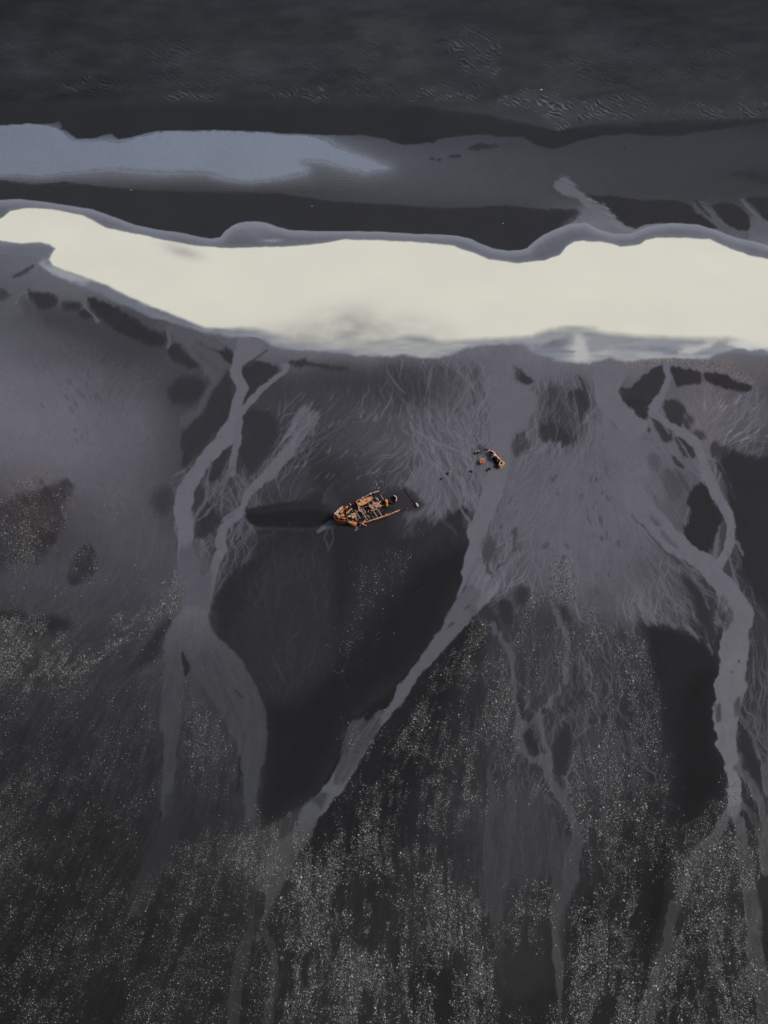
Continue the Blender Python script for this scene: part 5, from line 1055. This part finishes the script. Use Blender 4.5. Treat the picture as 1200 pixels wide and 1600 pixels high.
# ---------------------------------------------------------------- stones and gravel
def stone_mat(name, lo, hi):
    m, N, L, P = nt(name)
    geo = N.new('ShaderNodeNewGeometry'); cr = N.new('ShaderNodeValToRGB'); e = cr.color_ramp.elements
    e[0].position = 0; e[0].color = (lo, lo, lo * .98, 1); e[1].position = 1; e[1].color = (hi, hi * .985, hi * .95, 1)
    for p_, mid in ((.55, .085), (.86, .18)):
        x = e.new(p_); x.color = (mid, mid * 1.0, mid * .99, 1)
    L.new(geo.outputs['Random Per Island'], cr.inputs[0]); L.new(cr.outputs[0], P.inputs['Base Color']); P.inputs['Roughness'].default_value = .8; P.inputs['Specular IOR Level'].default_value = .2
    return m
M_STONE = stone_mat('grey_gravel', .03, .54)
def pale_mat(name, c):
    m, N, L, P = nt(name); no = N.new('ShaderNodeTexNoise'); no.inputs['Scale'].default_value = 6
    cr = N.new('ShaderNodeValToRGB'); e = cr.color_ramp.elements; e[0].position = .3; e[0].color = tuple(v * .6 for v in c) + (1,); e[1].position = .7; e[1].color = tuple(c) + (1,)
    tc = N.new('ShaderNodeTexCoord'); L.new(tc.outputs['Object'], no.inputs['Vector']); L.new(no.outputs[0], cr.inputs[0]); L.new(cr.outputs[0], P.inputs['Base Color']); P.inputs['Roughness'].default_value = .8
    return m
M_PST = [pale_mat('pale_stone', (.50, .48, .42)), pale_mat('grey_stone', (.26, .26, .25)), pale_mat('white_stone', (.78, .77, .74))]
def pebble_mesh(seed, mat, sub=1):
    bm = bmesh.new(); bmesh.ops.create_icosphere(bm, subdivisions=sub, radius=1); rs = random.Random(seed)
    sx, sy, sz = rs.uniform(.8, 1.3), rs.uniform(.6, .9), rs.uniform(.45, .7)
    for v in bm.verts:
        f = rs.uniform(.78, 1.15); v.co = Vector((v.co.x * sx * f, v.co.y * sy * f, v.co.z * sz * f))
    bmesh.ops.recalc_face_normals(bm, faces=bm.faces); me = bpy.data.meshes.new('stone'); bm.to_mesh(me); bm.free(); me.materials.append(mat); return me
PEB = [pebble_mesh(k, M_PST[(1, 1, 0, 1, 2, 0, 1, 0, 1)[k]]) for k in range(9)]
grs = np.random.default_rng(21)
NS = 250000
cx = grs.random(NS * 6) * 1560 - 180; cy = grs.random(NS * 6) * (1780 - 740) + 740
def fold(v, hi):
    v = np.abs(v); return np.where(v > hi, 2 * hi - v, v)
gj = np.clip((fold(cy, 1600) / 1.25).astype(int), 0, RH - 1); gi = np.clip((fold(cx, 1200) / 1.25).astype(int), 0, RW - 1)
keep = grs.random(NS * 6) < np.clip(G[gj, gi], 0, 1.2) ** 1.5 * .9
sxp, syp = cx[keep][:NS], cy[keep][:NS]
n = len(sxp)
size = .07 + .08 * grs.random(n) ** 2 + .05 * grs.random(n) ** 24          # half sizes in metres
size = size * (1 - .18 * ((sxp < 430) & (syp > 1080)))
order = np.argsort(-size); sxp, syp, size = sxp[order], syp[order], size[order]
def at_np(px, py):
    x = (px - 600) / FPX; y = (800 - py) / FPX; t = CAM_H / (c_ - y * s_); return x * t, (y * c_ + s_) * t
wx, wy = at_np(sxp, syp); wz = GZ[np.clip((fold(syp, 1600) / 1.25).astype(int), 0, RH - 1) + len(_top), np.clip((fold(sxp, 1200) / 1.25).astype(int), 0, RW - 1) + 90]
# the 300 largest are stones of their own
ZONES = [((-50, 700, 170, 915), 'stone on the brown gravel mound at the left edge of the shore'), ((-50, 915, 300, 1095), 'stone on the diagonal gravel ridge left of the west stream'),
         ((300, 830, 660, 1090), 'stone scattered on the smooth dark flat just below the wreck'), ((-50, 1095, 500, 1700), 'stone on the gravel slope at the lower left'),
         ((500, 1090, 780, 1330), 'stone on the gravel bank right of the middle stream'), ((780, 830, 1060, 1300), 'stone on the gravel fan between the middle and east streams'),
         ((400, 1330, 800, 1700), 'stone on the dense gravel at the bottom centre'), ((800, 1200, 1300, 1700), 'stone on the gravel bank at the lower right')]
vis = [k for k in range(n) if 2 < sxp[k] < 1198 and syp[k] < 1598][:300]
for k in vis:
    zl = next((z[1] for z in ZONES if z[0][0] <= sxp[k] < z[0][2] and z[0][1] <= syp[k] < z[0][3]), 'stone lying on dark sand beside the lower runoff channels')
    kind = int(grs.integers(0, 9))
    o = bpy.data.objects.new('stone', PEB[kind]); col.objects.link(o)
    o.location = (wx[k], wy[k], wz[k] + size[k] * .25); o.scale = (size[k] * 1.1,) * 3; o.rotation_euler = (0, 0, grs.random() * 6.28)
    tag(o, 'pale ' + zl, 'stone', zl.replace('stone', 'stones', 1))
for (px, py, lb) in [(845.5, 140, 'lone white stone on the rippled sand of the far shore'), (205, 297, 'pale stone on the dark bank below the blue lagoon'), (487.5, 322, 'tiny white stone on the dark bank right of the lagoon'), (786, 349, 'tiny pale stone on the dark bank above the river bend')]:
    d = (at(px, py).length / 190); o = bpy.data.objects.new('stone', PEB[2]); col.objects.link(o); o.location = at(px, py, gz(px, py) + .1); o.scale = (.17 * d if py != 140 else .3 * d,) * 3; tag(o, lb, 'stone')
# the rest is gravel: one object
vset = set(vis); rest = np.array([k for k in range(n) if k not in vset])
o8 = np.array([(1, 0, 0), (0, 1, 0), (-1, 0, 0), (0, -1, 0), (0, 0, 1), (0, 0, -1)], np.float32)
f8 = np.array([(0, 1, 4), (1, 2, 4), (2, 3, 4), (3, 0, 4), (1, 0, 5), (2, 1, 5), (3, 2, 5), (0, 3, 5)], np.int32)
m = len(rest); ang = grs.random(m) * 6.283; ca, sa = np.cos(ang), np.sin(ang)
V = o8[None] * (size[rest][:, None, None] * (np.array([1.15, .75, .5])[None, None] * (.75 + .5 * grs.random((m, 6, 3)))))
X = V[..., 0] * ca[:, None] - V[..., 1] * sa[:, None] + wx[rest][:, None]; Y = V[..., 0] * sa[:, None] + V[..., 1] * ca[:, None] + wy[rest][:, None]; Z = V[..., 2] + wz[rest][:, None] + .02
co = np.stack([X, Y, Z], -1).reshape(-1, 3).astype(np.float32); tr = (f8[None] + (np.arange(m) * 6)[:, None, None]).reshape(-1, 3)
me = bpy.data.meshes.new('gravel'); me.vertices.add(len(co)); me.vertices.foreach_set('co', co.ravel())
me.loops.add(len(tr) * 3); me.loops.foreach_set('vertex_index', tr.astype(np.int32).ravel()); me.polygons.add(len(tr)); me.polygons.foreach_set('loop_start', np.arange(0, len(tr) * 3, 3, dtype=np.int32))
me.update(calc_edges=True); me.materials.append(M_STONE)
o = bpy.data.objects.new('gravel', me); col.objects.link(o); tag(o, 'grey and pale gravel strewn over the black sand of the lower shore', 'gravel', kind='stuff')
